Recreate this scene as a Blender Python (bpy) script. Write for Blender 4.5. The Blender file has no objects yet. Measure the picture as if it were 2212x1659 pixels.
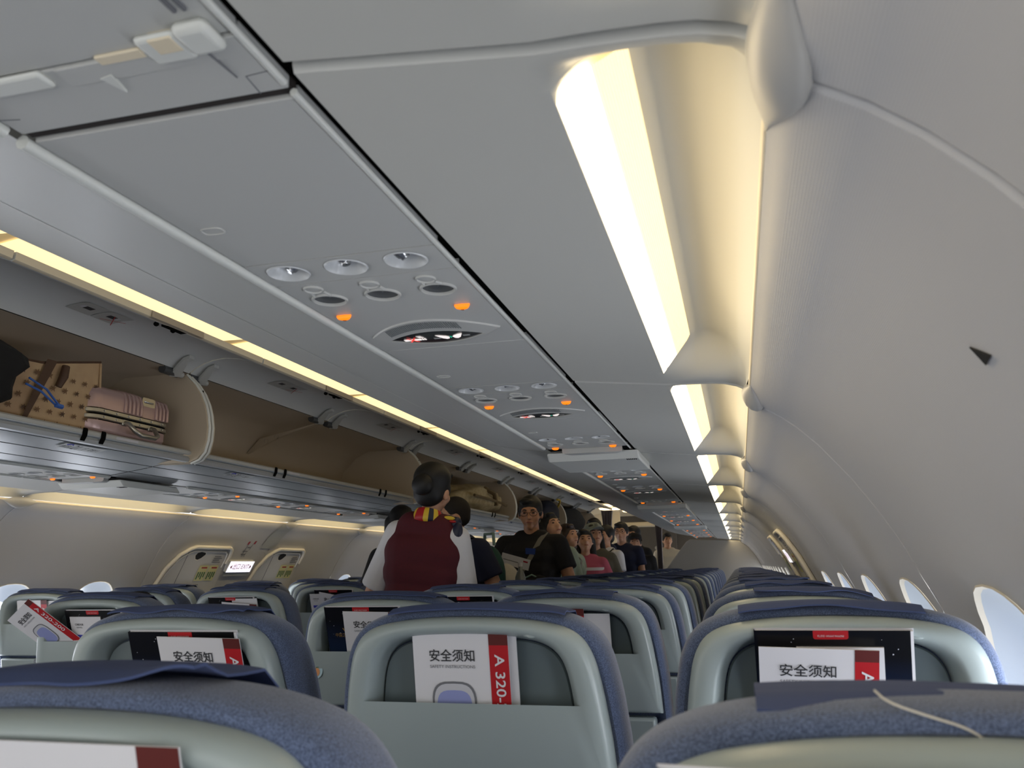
import bpy, bmesh, math, random
from mathutils import Vector, Matrix
S = bpy.context.scene
COL = S.collection
PI = math.pi
rnd = random.Random(7)

# ------------------------------------------------------------------ camera, world, exposure
EYE = Vector((1.502, 0.0, 1.2))
YAW, PITCH, ROLL, FPX = 0.25543850, 0.21502496, -0.01777913, 1811.291
fw = Vector((-math.sin(YAW) * math.cos(PITCH), math.cos(YAW) * math.cos(PITCH), math.sin(PITCH)))
rt = Vector((math.cos(YAW), math.sin(YAW), 0.0)); up = rt.cross(fw)
rt, up = math.cos(ROLL) * rt + math.sin(ROLL) * up, -math.sin(ROLL) * rt + math.cos(ROLL) * up
cam_data = bpy.data.cameras.new('camera'); cam = bpy.data.objects.new('camera', cam_data); COL.objects.link(cam)
cam.matrix_world = Matrix(((rt.x, up.x, -fw.x, EYE.x), (rt.y, up.y, -fw.y, EYE.y), (rt.z, up.z, -fw.z, EYE.z), (0, 0, 0, 1)))
cam_data.sensor_width = 36.0; cam_data.lens = FPX / 2212.0 * 36.0; cam_data.clip_start = 0.02
cam_data.dof.use_dof = True; cam_data.dof.focus_distance = 2.4; cam_data.dof.aperture_fstop = 11.0
S.camera = cam
S.view_settings.view_transform = 'Standard'; S.view_settings.look = 'None'
S.view_settings.exposure = 0.48; S.view_settings.gamma = 1.0; S.view_settings.use_curve_mapping = False
world = bpy.data.worlds.new('world'); S.world = world; world.use_nodes = True
world.node_tree.nodes['Background'].inputs[0].default_value = (0.92, 0.91, 0.89, 1)
world.node_tree.nodes['Background'].inputs[1].default_value = 1.25
LAMP = 6.0          # cove lamps over the window seats
RIBBED = 0.8        # the ribbed half of each lens
AISLE = 0.66        # lit strip above the bins across the aisle
DAY = 7.5           # window panes

# ------------------------------------------------------------------ materials
def lin(h):
    c = [int(h[i:i + 2], 16) / 255 for i in (0, 2, 4)]
    return [(v / 12.92 if v <= .04045 else ((v + .055) / 1.055) ** 2.4) for v in c] + [1.0]
MATS = {}
def mat(name, hexc, rough=.5, metal=0.0, bump=None, var=None, emit=None, spec=None, wave=None, trans=0, sheen=0, alpha=1):
    m = bpy.data.materials.new(name); m.use_nodes = True; MATS[name] = m
    N, L = m.node_tree.nodes, m.node_tree.links; b = N['Principled BSDF']
    col = lin(hexc); b.inputs['Base Color'].default_value = col
    b.inputs['Roughness'].default_value = rough; b.inputs['Metallic'].default_value = metal
    if spec is not None: b.inputs['Specular IOR Level'].default_value = spec
    if trans: b.inputs['Transmission Weight'].default_value = trans; b.inputs['IOR'].default_value = 1.3
    if sheen: b.inputs['Sheen Weight'].default_value = sheen
    if emit:
        b.inputs['Emission Color'].default_value = lin(emit[0]); b.inputs['Emission Strength'].default_value = emit[1]
    tc = None
    if bump or var or wave:
        tc = N.new('ShaderNodeTexCoord')
    if var:   # colour mottling: (scale, other colour)
        n = N.new('ShaderNodeTexNoise'); n.inputs['Scale'].default_value = var[0]; n.inputs['Detail'].default_value = 3
        r = N.new('ShaderNodeValToRGB'); r.color_ramp.elements[0].position = .38; r.color_ramp.elements[1].position = .62
        r.color_ramp.elements[0].color = col; r.color_ramp.elements[1].color = lin(var[1])
        L.new(tc.outputs['Object'], n.inputs['Vector']); L.new(n.outputs['Fac'], r.inputs['Fac']); L.new(r.outputs['Color'], b.inputs['Base Color'])
    if bump:
        n = N.new('ShaderNodeTexNoise'); n.inputs['Scale'].default_value = bump[0]
        k = N.new('ShaderNodeBump'); k.inputs['Strength'].default_value = bump[1]; k.inputs['Distance'].default_value = .002
        L.new(tc.outputs['Object'], n.inputs['Vector']); L.new(n.outputs['Fac'], k.inputs['Height']); L.new(k.outputs['Normal'], b.inputs['Normal'])
    if wave:  # fine woven ribs: (axis, scale, strength, other colour)
        w = N.new('ShaderNodeTexWave'); w.bands_direction = wave[0]; w.inputs['Scale'].default_value = wave[1]
        w.inputs['Distortion'].default_value = .6; w.inputs['Detail Scale'].default_value = 4
        k = N.new('ShaderNodeBump'); k.inputs['Strength'].default_value = wave[2]; k.inputs['Distance'].default_value = .001
        L.new(tc.outputs['Object'], w.inputs['Vector']); L.new(w.outputs['Fac'], k.inputs['Height']); L.new(k.outputs['Normal'], b.inputs['Normal'])
        mx = N.new('ShaderNodeMix'); mx.data_type = 'RGBA'; mx.inputs['A'].default_value = col; mx.inputs['B'].default_value = lin(wave[3])
        L.new(w.outputs['Fac'], mx.inputs['Factor']); L.new(mx.outputs['Result'], b.inputs['Base Color'])
    return m
mat('wall', 'c4c4c5', .55, wave=('Z', 230, .14, 'bdbdbe'))
mat('wall_plain', 'c9c8c5', .55); mat('reveal', 'a9b0b6', .35); mat('rim', 'cdc6b6', .4); mat('joint', 'b9b7b1', .45)
mat('ceiling', 'c5c6c2', .42, spec=.4); mat('cove', 'c6c6bf', .5); mat('rail', 'dadcd6', .35)
mat('psu', 'bfc0bc', .45, bump=(900, .05)); mat('bin_under', 'bdbfbb', .38); mat('bin_grey', 'b4b5b0', .5)
mat('bin_inside', 'c0b29c', .6); mat('bin_door', 'd3d5d2', .45); mat('cream', 'e6d9bd', .45); mat('silver', 'b4b8ba', .38, .35)
mat('dark', '0c0c0d', .7); mat('gap', '050505', .9, spec=.1); mat('slot_brown', '2b2522', .8)
mat('lens_core', 'ffffff', .4, emit=('ffe6b6', LAMP)); mat('lens_ribs', 'fff0cc', .4, emit=('ffe2a6', RIBBED))
mat('aisle_lens', 'fff2d8', .4, emit=('ffe6b4', AISLE)); mat('pane', 'ffffff', .3, emit=('eef2fc', DAY))
mat('bowl', 'c2c5c6', .28); mat('chrome', 'b8babb', .18, .8); mat('lamp_dark', '4a4d50', .25); mat('amber', 'ff8c1a', .4, emit=('ff7a0a', .75))
mat('sign_glass', '2c2e30', .15); mat('sign_white', 'ffffff', .5, emit=('fff0e8', .5)); mat('sign_red', 'e02020', .5, emit=('ff5a50', .4)); mat('sign_green', '20a080', .5, emit=('3ac8a0', .4)); mat('sign_grey', '8a8c8c', .5, emit=('8a8c8c', .15))
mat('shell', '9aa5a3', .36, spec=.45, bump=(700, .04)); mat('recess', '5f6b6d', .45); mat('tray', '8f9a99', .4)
mat('fabric', '374259', .95, var=(800, '62708f'), bump=(500, .35), sheen=.3); mat('cover', '3c496f', .9, bump=(300, .15))
mat('seat_fabric', '35436a', .95, var=(420, '5a6a92')); mat('frame', '55585b', .4, .5)
mat('paper', 'd9d8da', .5); mat('paper_shade', 'c4c4c8', .5); mat('ink', '2a2b2e', .6); mat('ink_grey', '6f7074', .6); mat('brown_red', '5a1a14', .5); mat('red', 'b3141c', .45)
mat('navy', '10131d', .3, var=(18, '0a0b10')); mat('navy2', '15233f', .3); mat('gold', '8a6b35', .4); mat('bag_blue', '3b3fae', .5); mat('window_print', '8f97c8', .5); mat('star', 'c8ccd8', .6)
mat('carpet', '2a3350', .95, var=(160, '1e2740')); mat('bulkhead', '9a9892', .55); mat('fwd_wall', '57524d', .6); mat('curtain', 'a39ca1', .9); mat('grille', '74797b', .5); mat('spot', 'fff2d8', .4, emit=('ffe2ae', 2.2))
mat('exit_white', 'ffffff', .4, emit=('f2f0ff', .75)); mat('exit_red', 'a81c30', .5); mat('yellow_tag', 'd7d29a', .6); mat('door_trim', 'e4dfd2', .4)
mat('tan', 'b89c76', .6, var=(9, 'a98b69')); mat('brown', '4a3220', .6); mat('pattern', '6b4e33', .7); mat('pink', 'b79c98', .3, .35); mat('alu', 'aaa69b', .28, .8)
mat('black_cloth', '121214', .9); mat('cord', '3f66b0', .6); mat('duffel', 'b5a47f', .8, var=(30, 'a39269')); mat('duffel_strap', '6b5a3c', .8); mat('yellow', 'd9b43a', .6); mat('navy_bag', '161d33', .7)
mat('skin', 'c99a7c', .5, var=(40, 'c19072')); mat('skin2', 'c4916f', .5, var=(40, 'b98563')); mat('lip', '9a5a4c', .5); mat('eye', '1a1412', .2); mat('hair', '0b0a0b', .6); mat('hair_brown', '2a1a12', .5); mat('buzz', '1c1613', .8)
mat('white_shirt', 'd9d9dc', .8, bump=(60, .2)); mat('vest', '55101f', .85, var=(500, '431019')); mat('scarf_navy', '1c2036', .5); mat('scarf_yellow', 'd9b836', .5); mat('scarf_red', 'a81a20', .5)
mat('navy_shirt', '141c38', .85); mat('teal', '14433f', .8); mat('teal_edge', '7d9a94', .7); mat('black_shirt', '17171b', .85); mat('blue_print', '22408a', .8); mat('trousers', '1b1d24', .85); mat('shoe', '0d0d0e', .4)
mat('sage', '8a9480', .85); mat('olive', '5a5648', .9); mat('cap_grey', '7b837c', .8); mat('pink_stripe', 'b5566a', .8); mat('white_stripe', 'd8d0cc', .8); mat('offwhite', 'c9c4b8', .8)
mat('glasses', '1c1a1a', .25, .3); mat('lens_clear', 'c8d0d4', .1, trans=.9); mat('bottle', 'd5dde0', .1, trans=.8); mat('grey_pack', '77756e', .85); mat('sticker_blue', 'a8c4cc', .5); mat('peach', 'd28a4a', .5); mat('leaf', '3a6a4a', .5)
mat('metal_bulb', 'd8dadc', .15, .9)

def cover_print():   # magazine cover: printed night sky, black at the top turning navy lower down
    m = mat('mag_cover', '0b0d14', .25); N, L = m.node_tree.nodes, m.node_tree.links
    t = N.new('ShaderNodeTexCoord'); x = N.new('ShaderNodeSeparateXYZ'); r = N.new('ShaderNodeValToRGB'); r.color_ramp.elements[0].position = .12; r.color_ramp.elements[1].position = .235
    r.color_ramp.elements[0].color = lin('17294a'); r.color_ramp.elements[1].color = lin('08090d')
    L.new(t.outputs['Object'], x.inputs[0]); L.new(x.outputs['Z'], r.inputs['Fac']); L.new(r.outputs['Color'], N['Principled BSDF'].inputs['Base Color'])
cover_print()
# ------------------------------------------------------------------ mesh helpers
class MB:
    def __init__(s): s.v = []; s.f = []; s.m = []; s.mats = []
    def mi(s, m):
        if m not in s.mats: s.mats.append(m)
        return s.mats.index(m)
    def add(s, vs, fs, m):
        o = len(s.v); s.v += [tuple(p) for p in vs]; k = s.mi(m)
        for f in fs: s.f.append(tuple(o + i for i in f)); s.m.append(k)
        return s
    def poly(s, pts, m): return s.add(pts, [tuple(range(len(pts)))], m)
    def box(s, x0, x1, y0, y1, z0, z1, m):
        v = [(x, y, z) for x in (x0, x1) for y in (y0, y1) for z in (z0, z1)]
        return s.add(v, [(0, 1, 3, 2), (4, 6, 7, 5), (0, 4, 5, 1), (2, 3, 7, 6), (0, 2, 6, 4), (1, 5, 7, 3)], m)
    def loft(s, rings, m, closed=True, cap0=False, cap1=False):
        n = len(rings[0]); vs = [p for r in rings for p in r]; fs = []
        for i in range(len(rings) - 1):
            for j in range(n if closed else n - 1):
                k = (j + 1) % n; fs.append((i * n + j, i * n + k, (i + 1) * n + k, (i + 1) * n + j))
        if cap0: fs.append(tuple(range(n - 1, -1, -1)))
        if cap1: fs.append(tuple(range((len(rings) - 1) * n, len(rings) * n)))
        return s.add(vs, fs, m)
    def tube(s, path, r, m, n=8, caps=True):
        path = [Vector(p) for p in path]; R = r if isinstance(r, (list, tuple)) else [r] * len(path); rings = []
        prev = None
        for i, p in enumerate(path):
            t = (path[min(i + 1, len(path) - 1)] - path[max(i - 1, 0)]).normalized()
            if prev is None: a = t.orthogonal().normalized()
            else: a = (prev - t * prev.dot(t)).normalized()
            prev = a; b = t.cross(a)
            rings.append([p + R[i] * (math.cos(2 * PI * k / n) * a + math.sin(2 * PI * k / n) * b) for k in range(n)])
        return s.loft(rings, m, True, caps, caps)
    def prism(s, pts, d, m):
        d = Vector(d); a = [Vector(p) for p in pts]; b = [p + d for p in a]; n = len(a)
        return s.add(a + b, [tuple(range(n - 1, -1, -1)), tuple(range(n, 2 * n))] + [(i, (i + 1) % n, n + (i + 1) % n, n + i) for i in range(n)], m)
    def lathe(s, prof, c, m, n=24, axis='z', cap0=False, cap1=False, sx=1, sy=1):
        c = Vector(c); rings = []
        for r, h in prof:
            ring = []
            for k in range(n):
                a, b = sx * r * math.cos(2 * PI * k / n), sy * r * math.sin(2 * PI * k / n)
                ring.append(c + (Vector((a, b, h)) if axis == 'z' else Vector((a, h, b)) if axis == 'y' else Vector((h, a, b))))
            rings.append(ring)
        return s.loft(rings, m, True, cap0, cap1)
    def ball(s, c, r, m, n=16, k=10):
        c = Vector(c); r = r if isinstance(r, (tuple, list)) else (r, r, r)
        rings = [[c + Vector((r[0] * math.sin(PI * i / k) * math.cos(2 * PI * j / n), r[1] * math.sin(PI * i / k) * math.sin(2 * PI * j / n), r[2] * math.cos(PI * i / k))) for j in range(n)] for i in range(1, k)]
        s.loft(rings, m, True, True, True); return s
    def plate(s, outer, holes, z, m):
        bm = bmesh.new(); es = []
        for lp in [outer] + holes:
            vs = [bm.verts.new((p[0], p[1], 0)) for p in lp]
            es += [bm.edges.new((vs[i], vs[(i + 1) % len(vs)])) for i in range(len(vs))]
        bmesh.ops.triangle_fill(bm, edges=es, use_beauty=True, use_dissolve=False)
        bm.verts.index_update()
        s.add([(v.co.x, v.co.y, z) for v in bm.verts], [tuple(v.index for v in f.verts) for f in bm.faces], m); bm.free(); return s
    def xf(s, M): s.v = [tuple(M @ Vector(p)) for p in s.v]; return s
    def mirror(s):
        s.v = [(-p[0], p[1], p[2]) for p in s.v]; s.f = [f[::-1] for f in s.f]; return s
    def mesh(s, name, angle=40, weld=True):
        me = bpy.data.meshes.new(name); me.from_pydata(s.v, [], s.f)
        for m in s.mats: me.materials.append(MATS[m])
        me.polygons.foreach_set('material_index', s.m); me.polygons.foreach_set('use_smooth', [True] * len(s.f))
        bm = bmesh.new(); bm.from_mesh(me); weld and bmesh.ops.remove_doubles(bm, verts=bm.verts, dist=1e-6); bmesh.ops.recalc_face_normals(bm, faces=bm.faces); bm.to_mesh(me); bm.free()
        me.set_sharp_from_angle(angle=math.radians(angle)); me.update(); return me
    def build(s, name, parent=None, angle=40, loc=None, bevel=0, weld=True):
        o = bpy.data.objects.new(name, s.mesh(name, angle, weld)); COL.objects.link(o)
        if parent: o.parent = parent
        if loc: o.location = loc
        if bevel:
            b = o.modifiers.new('bevel', 'BEVEL'); b.width = bevel; b.segments = 2; b.limit_method = 'ANGLE'; b.angle_limit = math.radians(50)
        return o
def tag(o, label, cat, group=None):
    o['label'] = label; o['category'] = cat
    if group: o['group'] = group
    return o
def struct(o, label=None, cat=None):
    o['kind'] = 'structure'
    if label: o['label'] = label
    if cat: o['category'] = cat
    return o
def empty(name, loc=(0, 0, 0), rz=0, label=None, cat=None, group=None):
    o = bpy.data.objects.new(name, None); COL.objects.link(o); o.location = loc; o.rotation_euler = (0, 0, rz); o.empty_display_size = .1
    if label: tag(o, label, cat, group)
    return o
def kids(o): return [c for c in bpy.data.objects if c.parent == o]
def snapshot(o): return (o, [snapshot(c) for c in kids(o)])
def dup(tree, parent=None):
    o, ch = tree; c = o.copy(); COL.objects.link(c)
    if parent: c.parent = parent
    for t in ch: dup(t, c)
    return c
_txt = {}
def text_mb(mb, body, size, M, m, xscale=1.0, width=None, bold=0.0):
    """flat lettering, centred, added to a mesh"""
    if body not in _txt:
        cu = bpy.data.curves.new('t', 'FONT'); cu.body = body; cu.align_x = 'CENTER'; cu.align_y = 'CENTER'; cu.resolution_u = 3; cu.offset = bold
        o = bpy.data.objects.new('t', cu); COL.objects.link(o); dg = bpy.context.evaluated_depsgraph_get()
        me = bpy.data.meshes.new_from_object(o.evaluated_get(dg))
        _txt[body] = ([tuple(v.co) for v in me.vertices], [tuple(p.vertices) for p in me.polygons])
        bpy.data.objects.remove(o); bpy.data.curves.remove(cu); bpy.data.meshes.remove(me)
    vs, fs = _txt[body]
    if width:
        xs = [v[0] for v in vs]; xscale = width / (size * (max(xs) - min(xs)))
    mb.add([M @ Vector((v[0] * size * xscale, v[1] * size, 0)) for v in vs], fs, m)
def interp(P, z):   # x at z on a profile whose z goes down
    for (x1, z1), (x2, z2) in zip(P, P[1:]):
        if z <= z1 + 1e-9 and z >= z2 - 1e-9: return x1 + (x2 - x1) * (z1 - z) / (z1 - z2)
    return P[0][0] if z > P[0][1] else P[-1][0]
def sm(t): t = max(0, min(1, t)); return t * t * (3 - 2 * t)
ORD = ['nearest', 'second', 'third', 'fourth', 'fifth', 'sixth', 'seventh', 'eighth', 'ninth', 'tenth', 'eleventh', 'twelfth', 'thirteenth', 'fourteenth', 'fifteenth', 'sixteenth']
def nth(i, what='row'): return ('nearest ' + what) if i == 0 else f'{ORD[i]} {what} ahead'
YB, YE = -1.1, 13.2       # cabin section that is built
# ------------------------------------------------------------------ cabin shell
WPROF = [(1.544, 1.524), (1.553, 1.514), (1.562, 1.50), (1.598, 1.478), (1.628, 1.454), (1.662, 1.42), (1.692, 1.383), (1.718, 1.35), (1.74, 1.317), (1.763, 1.281), (1.784, 1.244), (1.80, 1.213), (1.815, 1.18), (1.835, 1.14), (1.853, 1.10), (1.866, 1.04), (1.875, .96), (1.88, .85), (1.879, .7), (1.87, .52), (1.85, .35), (1.81, .15), (1.76, 0)]
WX = lambda z: interp(WPROF, z)
def wall_panel(side, y0, y1, wins, cells=None):
    """one sidewall panel with oval openings; rings around each opening follow the curved profile"""
    mb = MB(); y0 += .007; y1 -= .007
    zt, zb = 1.18, .62
    ys = [y0 + (y1 - y0) * i / 8 for i in range(9)]
    def strip(zs):
        mb.loft([[(WX(z), y, z) for y in ys] for z in zs], 'wall', False)
    strip([z for _, z in WPROF if z >= zt]); strip([zb] + [z for _, z in WPROF if z < zb])
    # rolled edges so that the joints read as grooves
    for y, d in ((y0, -1), (y1, 1)):
        mb.loft([[(WX(z), y, z) for _, z in WPROF], [(WX(z) + .001, y + d * .0025, z) for _, z in WPROF], [(WX(z) + .005, y + d * .005, z) for _, z in WPROF], [(WX(z) + .02, y + d * .0055, z) for _, z in WPROF]], 'wall', False)
    b = [y0] + [(wins[i] + wins[i + 1]) / 2 for i in range(len(wins) - 1)] + [y1]
    if not wins: strip([zt] + [z for _, z in WPROF if zb < z < zt] + [zb])
    N = 48
    for i, c in enumerate(wins):
        a0, a1 = b[i], b[i + 1]; zc = .905; hw, hh = .185, .258
        rings = []
        cor = [(a1, zt), (a0, zt), (a0, zb), (a1, zb)]; an_c = [math.atan2(q - zc, p - c) % (2 * PI) for p, q in cor]; angs = []
        for k in range(4):   # equal steps between the corners of the cell, so that each corner is a ring vertex
            s0, s1 = an_c[k], an_c[(k + 1) % 4]; s1 += 2 * PI if s1 < s0 else 0; angs += [s0 + (s1 - s0) * j / 14 for j in range(14)]
        for t in (0, .12, .3, .6, 1):
            ring = []
            for an in angs:
                ca, sa = math.cos(an), math.sin(an)
                e = Vector((c + hw * math.copysign(abs(ca) ** .8, ca), zc + hh * math.copysign(abs(sa) ** .8, sa)))
                dy = (a1 - c) / ca if ca > 1e-9 else (a0 - c) / ca if ca < -1e-9 else 1e9
                dz = (zt - zc) / sa if sa > 1e-9 else (zb - zc) / sa if sa < -1e-9 else 1e9
                q = min(dy, dz); r = Vector((c + q * ca, zc + q * sa)); p = e.lerp(r, t)
                ring.append((WX(p.y), p.x, p.y))
            rings.append(ring)
        mb.loft(rings, 'wall')
    if side < 0: mb.mirror()
    o = struct(mb.build('wall_right' if side > 0 else 'wall_left', angle=35, weld=False))
    return o
WN = [0]
def window(side, c, small=False):
    WN[0] += 1; zc = .905; hw, hh = .185, .258; N = 40; mb = MB(); rings = []
    for sc, dx, r in ((1.012, -.002, 0), (1.0, -.004, 0), (.99, .004, 0), (.93, .03, 0), (.80, .062, 0), (.70, .078, 0)):
        ring = []
        for k in range(N):
            an = 2 * PI * k / N; ca, sa = math.cos(an), math.sin(an)
            y, z = c + sc * hw * math.copysign(abs(ca) ** .8, ca), zc + sc * hh * math.copysign(abs(sa) ** .8, sa)
            ring.append((WX(z) + dx, y, z))
        rings.append(ring)
    mb.loft(rings[:3], 'rim'); mb.loft(rings[2:], 'reveal')
    p = MB(); p.poly(rings[-1], 'pane')
    if side < 0: mb.mirror(); p.mirror()
    w = struct(mb.build(f'window_{WN[0]}', angle=50)); pn = p.build('pane', w)
    return w
SEAM = 1.175; R0 = .515
RS = [R0 + SEAM * i for i in range(-2, 12)]
for i in range(len(RS) - 1):
    y0, y1 = RS[i], RS[i + 1]; ws = [y0 + .2, y0 + .785]
    if 3.9 < y0 < 6.0: ws = []
    wall_panel(1, y0, y1, ws)
    for c in ws: window(1, c)
L0 = 3.05
LS = [L0 - SEAM * 2, L0 - SEAM, L0, 4.25, 5.42, 6.6] + [6.6 + SEAM * i for i in range(1, 7)]
for i in range(len(LS) - 1):
    y0, y1 = LS[i], LS[i + 1]; ws = [y0 + .29, y0 + .85]
    if 4.2 < y0 < 6.0: ws = []
    wall_panel(-1, y0, y1, ws)
    for c in ws: window(-1, c)
# outer skin behind the panels keeps the joints dark
for s in (1, -1):
    mb = MB(); P = [(x + .02, z) for x, z in WPROF]
    mb.loft([[(x, y, z) for x, z in P[:4]] for y in (RS[0], 13.6)], 'gap', False)
    if s < 0: mb.mirror()
    struct(mb.build('trim_1' if s > 0 else 'trim_2'))
mb = MB(); mb.box(-1.78, 1.78, -2.0, 16.2, -.02, 0, 'carpet'); struct(mb.build('floor'))
# aisle ceiling, and the plenum behind everything
mb = MB(); prof = [(-.66, 2.06), (-.64, 2.14), (-.3, 2.165), (0, 2.175), (.3, 2.165), (.64, 2.14), (.66, 2.06)]
mb.loft([[(x, y, z) for x, z in prof] for y in (-2.0, 3, 8, 12.4)], 'ceiling', False)
mb.loft([[(-1.9, -2, 1.60), (-1.2, -2, 2.2), (1.2, -2, 2.2), (1.9, -2, 1.60)], [(-1.9, 16, 1.60), (-1.2, 16, 2.2), (1.2, 16, 2.2), (1.9, 16, 1.60)]], 'gap', False)
struct(mb.build('ceiling'))

# curved cream panels with a lamp each, over the window seats
RIBP = [(1.195, 1.577), (1.29, 1.567), (1.376, 1.558), (1.386, 1.557), (1.405, 1.5568), (1.425, 1.5566), (1.442, 1.556), (1.452, 1.5555), (1.475, 1.5545), (1.50, 1.552), (1.522, 1.546), (1.5385, 1.5385), (1.5395, 1.536)]
RECP = [(1.195, 1.577), (1.29, 1.567), (1.376, 1.5575), (1.387, 1.557), (1.405, 1.583), (1.425, 1.605), (1.444, 1.6235), (1.453, 1.629), (1.48, 1.629), (1.508, 1.613), (1.526, 1.586), (1.538, 1.552), (1.5435, 1.533)]
def cove_panel(L, near=True):
    mb = MB(); rings = []; g = .006
    vs = [g + .002, g + .012, .025, .032, .04, .048, .056, .064, .072, .09, .105, .12, .3, .6, .9] + [L - .14 + .0125 * i for i in range(10)] + [L - g - .002]
    for v in vs:
        b = min(sm((v - .014) / .066), sm((L - .025 - v) / .12))
        rings.append([(x1 + (x2 - x1) * b, v, z1 + (z2 - z1) * b) for (x1, z1), (x2, z2) in zip(RIBP, RECP)])
    mb.loft(rings, 'cove', False)
    for v, d in ((vs[0], -.003), (vs[-1], .003)):
        mb.loft([[(x, v, z) for x, z in RIBP], [(x, v + d, z + .006) for x, z in RIBP], [(x, v + d, z + .02) for x, z in RIBP]], 'ceiling', False)
    return mb
def cove_lens(L, side=1):
    a, b = Vector((1.3865, 0, 1.5592) if side > 0 else (1.3915, 0, 1.5625)), Vector((1.442, 0, 1.6185)); n = Vector((.74, 0, -.66)) * .002
    def pt(s, v): q = a.lerp(b, s) + n; return (q.x, v, q.z)
    v1 = L - .10; vr = L - .145
    e0 = lambda s: .056 + .045 * s + .022 * max(0, 1 - s / .2) ** 2 ; e1 = lambda s: v1 + (vr - v1) * s - .012 * max(0, (s - .85) / .15) ** 2
    def strip(S_, m):
        mb = MB(); mb.loft([[pt(s, e0(s) + (e1(s) - e0(s)) * k / 6) for k in range(7)] for s in S_], m, False); return mb
    core = strip([0, .04, .1, .18, .25, .35, .5], 'lens_core')
    rib = MB(); n_ = 26; rows = []
    for i in range(n_ + 1):
        s = .5 + .5 * i / n_
        rows.append([Vector(pt(s, e0(s) + (e1(s) - e0(s)) * k / 6)) + (n * .45 if i % 2 else Vector()) for k in range(7)])
    rib.loft(rows, 'lens_ribs', False)
    return core, rib
def teardrop():
    mb = MB(); rings = []; N = 14
    for i in range(N + 1):
        t = i / N; y = -.105 + .21 * t; w = math.sin(PI * t) ** 1.35
        c = Vector((1.545, y, 1.523)); ring = []
        for k in range(12):
            an = 2 * PI * k / 12; ring.append(c + Vector((-.707 * .020 * w * math.cos(an) + .5 * .032 * w * math.sin(an) + .006 * w, 0, -.707 * .016 * w * math.cos(an) - .72 * .032 * w * math.sin(an) - .006 * w)))
        rings.append(ring)
    mb.loft(rings, 'joint', True, True, True); return mb
for side, seams in ((1, RS), (-1, LS)):
    tree = None
    vis = [y for y in seams[:-1] if y > -.7] if side > 0 else [y for y in seams[:-1]]
    where = 'over the near window seats' if side > 0 else 'across the aisle'
    for i, y0 in enumerate(vis):
        L = seams[seams.index(y0) + 1] - y0
        root = empty('cove_light', (0, y0, 0))
        p = cove_panel(L); c, r = cove_lens(L, side); 
        if side < 0: p.mirror(); c.mirror(); r.mirror()
        p.build('cove_panel', root, 50); ln = c.build('lamp_lens', root); r.build('ribbed_lens', ln, 10)
        tag(root, f'{"cream ceiling panel with warm strip lamp" if side > 0 else "cream glowing ceiling cove"} {where}, {nth(i, "panel")}', 'ceiling light', f'cove lights {where}')
    for i, y in enumerate([y for y in seams if y > .4][:11]):
        if side < 0 and i == 4 - 1: continue
        t = teardrop()
        if side < 0: t.mirror()
        o = t.build('joint_cover', angle=60, loc=(0, y, 0))
        tag(o, f'teardrop plastic cap on wall joint {"beside the near seats" if side > 0 else "across the aisle"}, {nth(i, "cap")}', 'trim cap', f'joint caps {"near side" if side > 0 else "across the aisle"}')
    # bright rolled lip along the wall top
    mb = MB(); mb.tube([(side * 1.5475, y, 1.527) for y in (RS[0], 3, 7, 13.2)], .0055, 'cream', 8); struct(mb.build('trim_3' if side > 0 else 'trim_4', angle=60))
    # dark slot between service units and cove panels, with the rails that edge the service channel
    mb = MB(); mb.box(1.182, 1.2, -1.1, 13.2, 1.592, 1.60, 'gap'); 
    if side < 0: mb.mirror()
    struct(mb.build('trim_5' if side > 0 else 'trim_6'))
    for k, (x, w, zz) in enumerate(((1.1795, .0035, 1.5800), (.9065, .007, 1.5805))):
        mb = MB()
        for y0, y1 in ((-1.1, .535), (.555, 2.68), (3.18, 5.28), (5.80, 13.2)) if k else ((-1.1, .535), (.55, 13.2)):
            if side < 0: y0, y1 = y0 + .15, y1 + .15
            mb.tube([(side * x, y0, zz), (side * x, y0 + .02, zz), (side * x, y1, zz)], w, 'rail', 8)
        struct(mb.build(f'trim_{7 + k + (0 if side > 0 else 2)}', angle=60))

# underside of the overhead bins: curved section from the service channel up to the aisle edge
UNL = [(.902, 1.583), (.88, 1.5868), (.8, 1.5965), (.72, 1.607), (.66, 1.6165), (.6, 1.628), (.56, 1.640), (.53, 1.655), (.512, 1.672), (.506, 1.69), (.512, 1.72)]
UND = [(.902, 1.583), (.88, 1.5868), (.8, 1.600), (.72, 1.6155), (.66, 1.630), (.6, 1.648), (.56, 1.662), (.53, 1.676), (.512, 1.69), (.506, 1.705), (.512, 1.72)]
BY = [.45, 2.82, 5.17, 7.55, 9.9, 12.3]
for i, (y0, y1) in enumerate(zip([-1.1] + BY, BY)):
    root = empty('overhead_bin', (0, y0, 0), 0, f'closed blue-grey overhead bin above the near seats, {nth(i, "bin")}', 'overhead bin', 'closed bins on the near side')
    L = y1 - y0; mb = MB(); mb.loft([[(x, v, z) for x, z in UND] for v in (.004, L * .5, L - .004)], 'bin_under', False)
    mb.loft([[(x, v, z) for x, z in UND[:9]] for v in (L - .004, L)], 'bin_grey', False)
    mb.build('bin_body', root, 60)
    d = MB(); d.loft([[(x, v, z) for x, z in ((.512, 1.715), (.47, 1.77), (.455, 1.82), (.48, 1.90), (.55, 1.97), (.66, 2.07))] for v in (.004, L - .004)], 'bin_door', False); d.build('bin_door', root, 60)
    g = MB(); g.loft([[(.722, v, 1.6146), (.719, v, 1.6152)] for v in (.004, L - .004)], 'rail', False); g.build('edge_strip', root)
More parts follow.
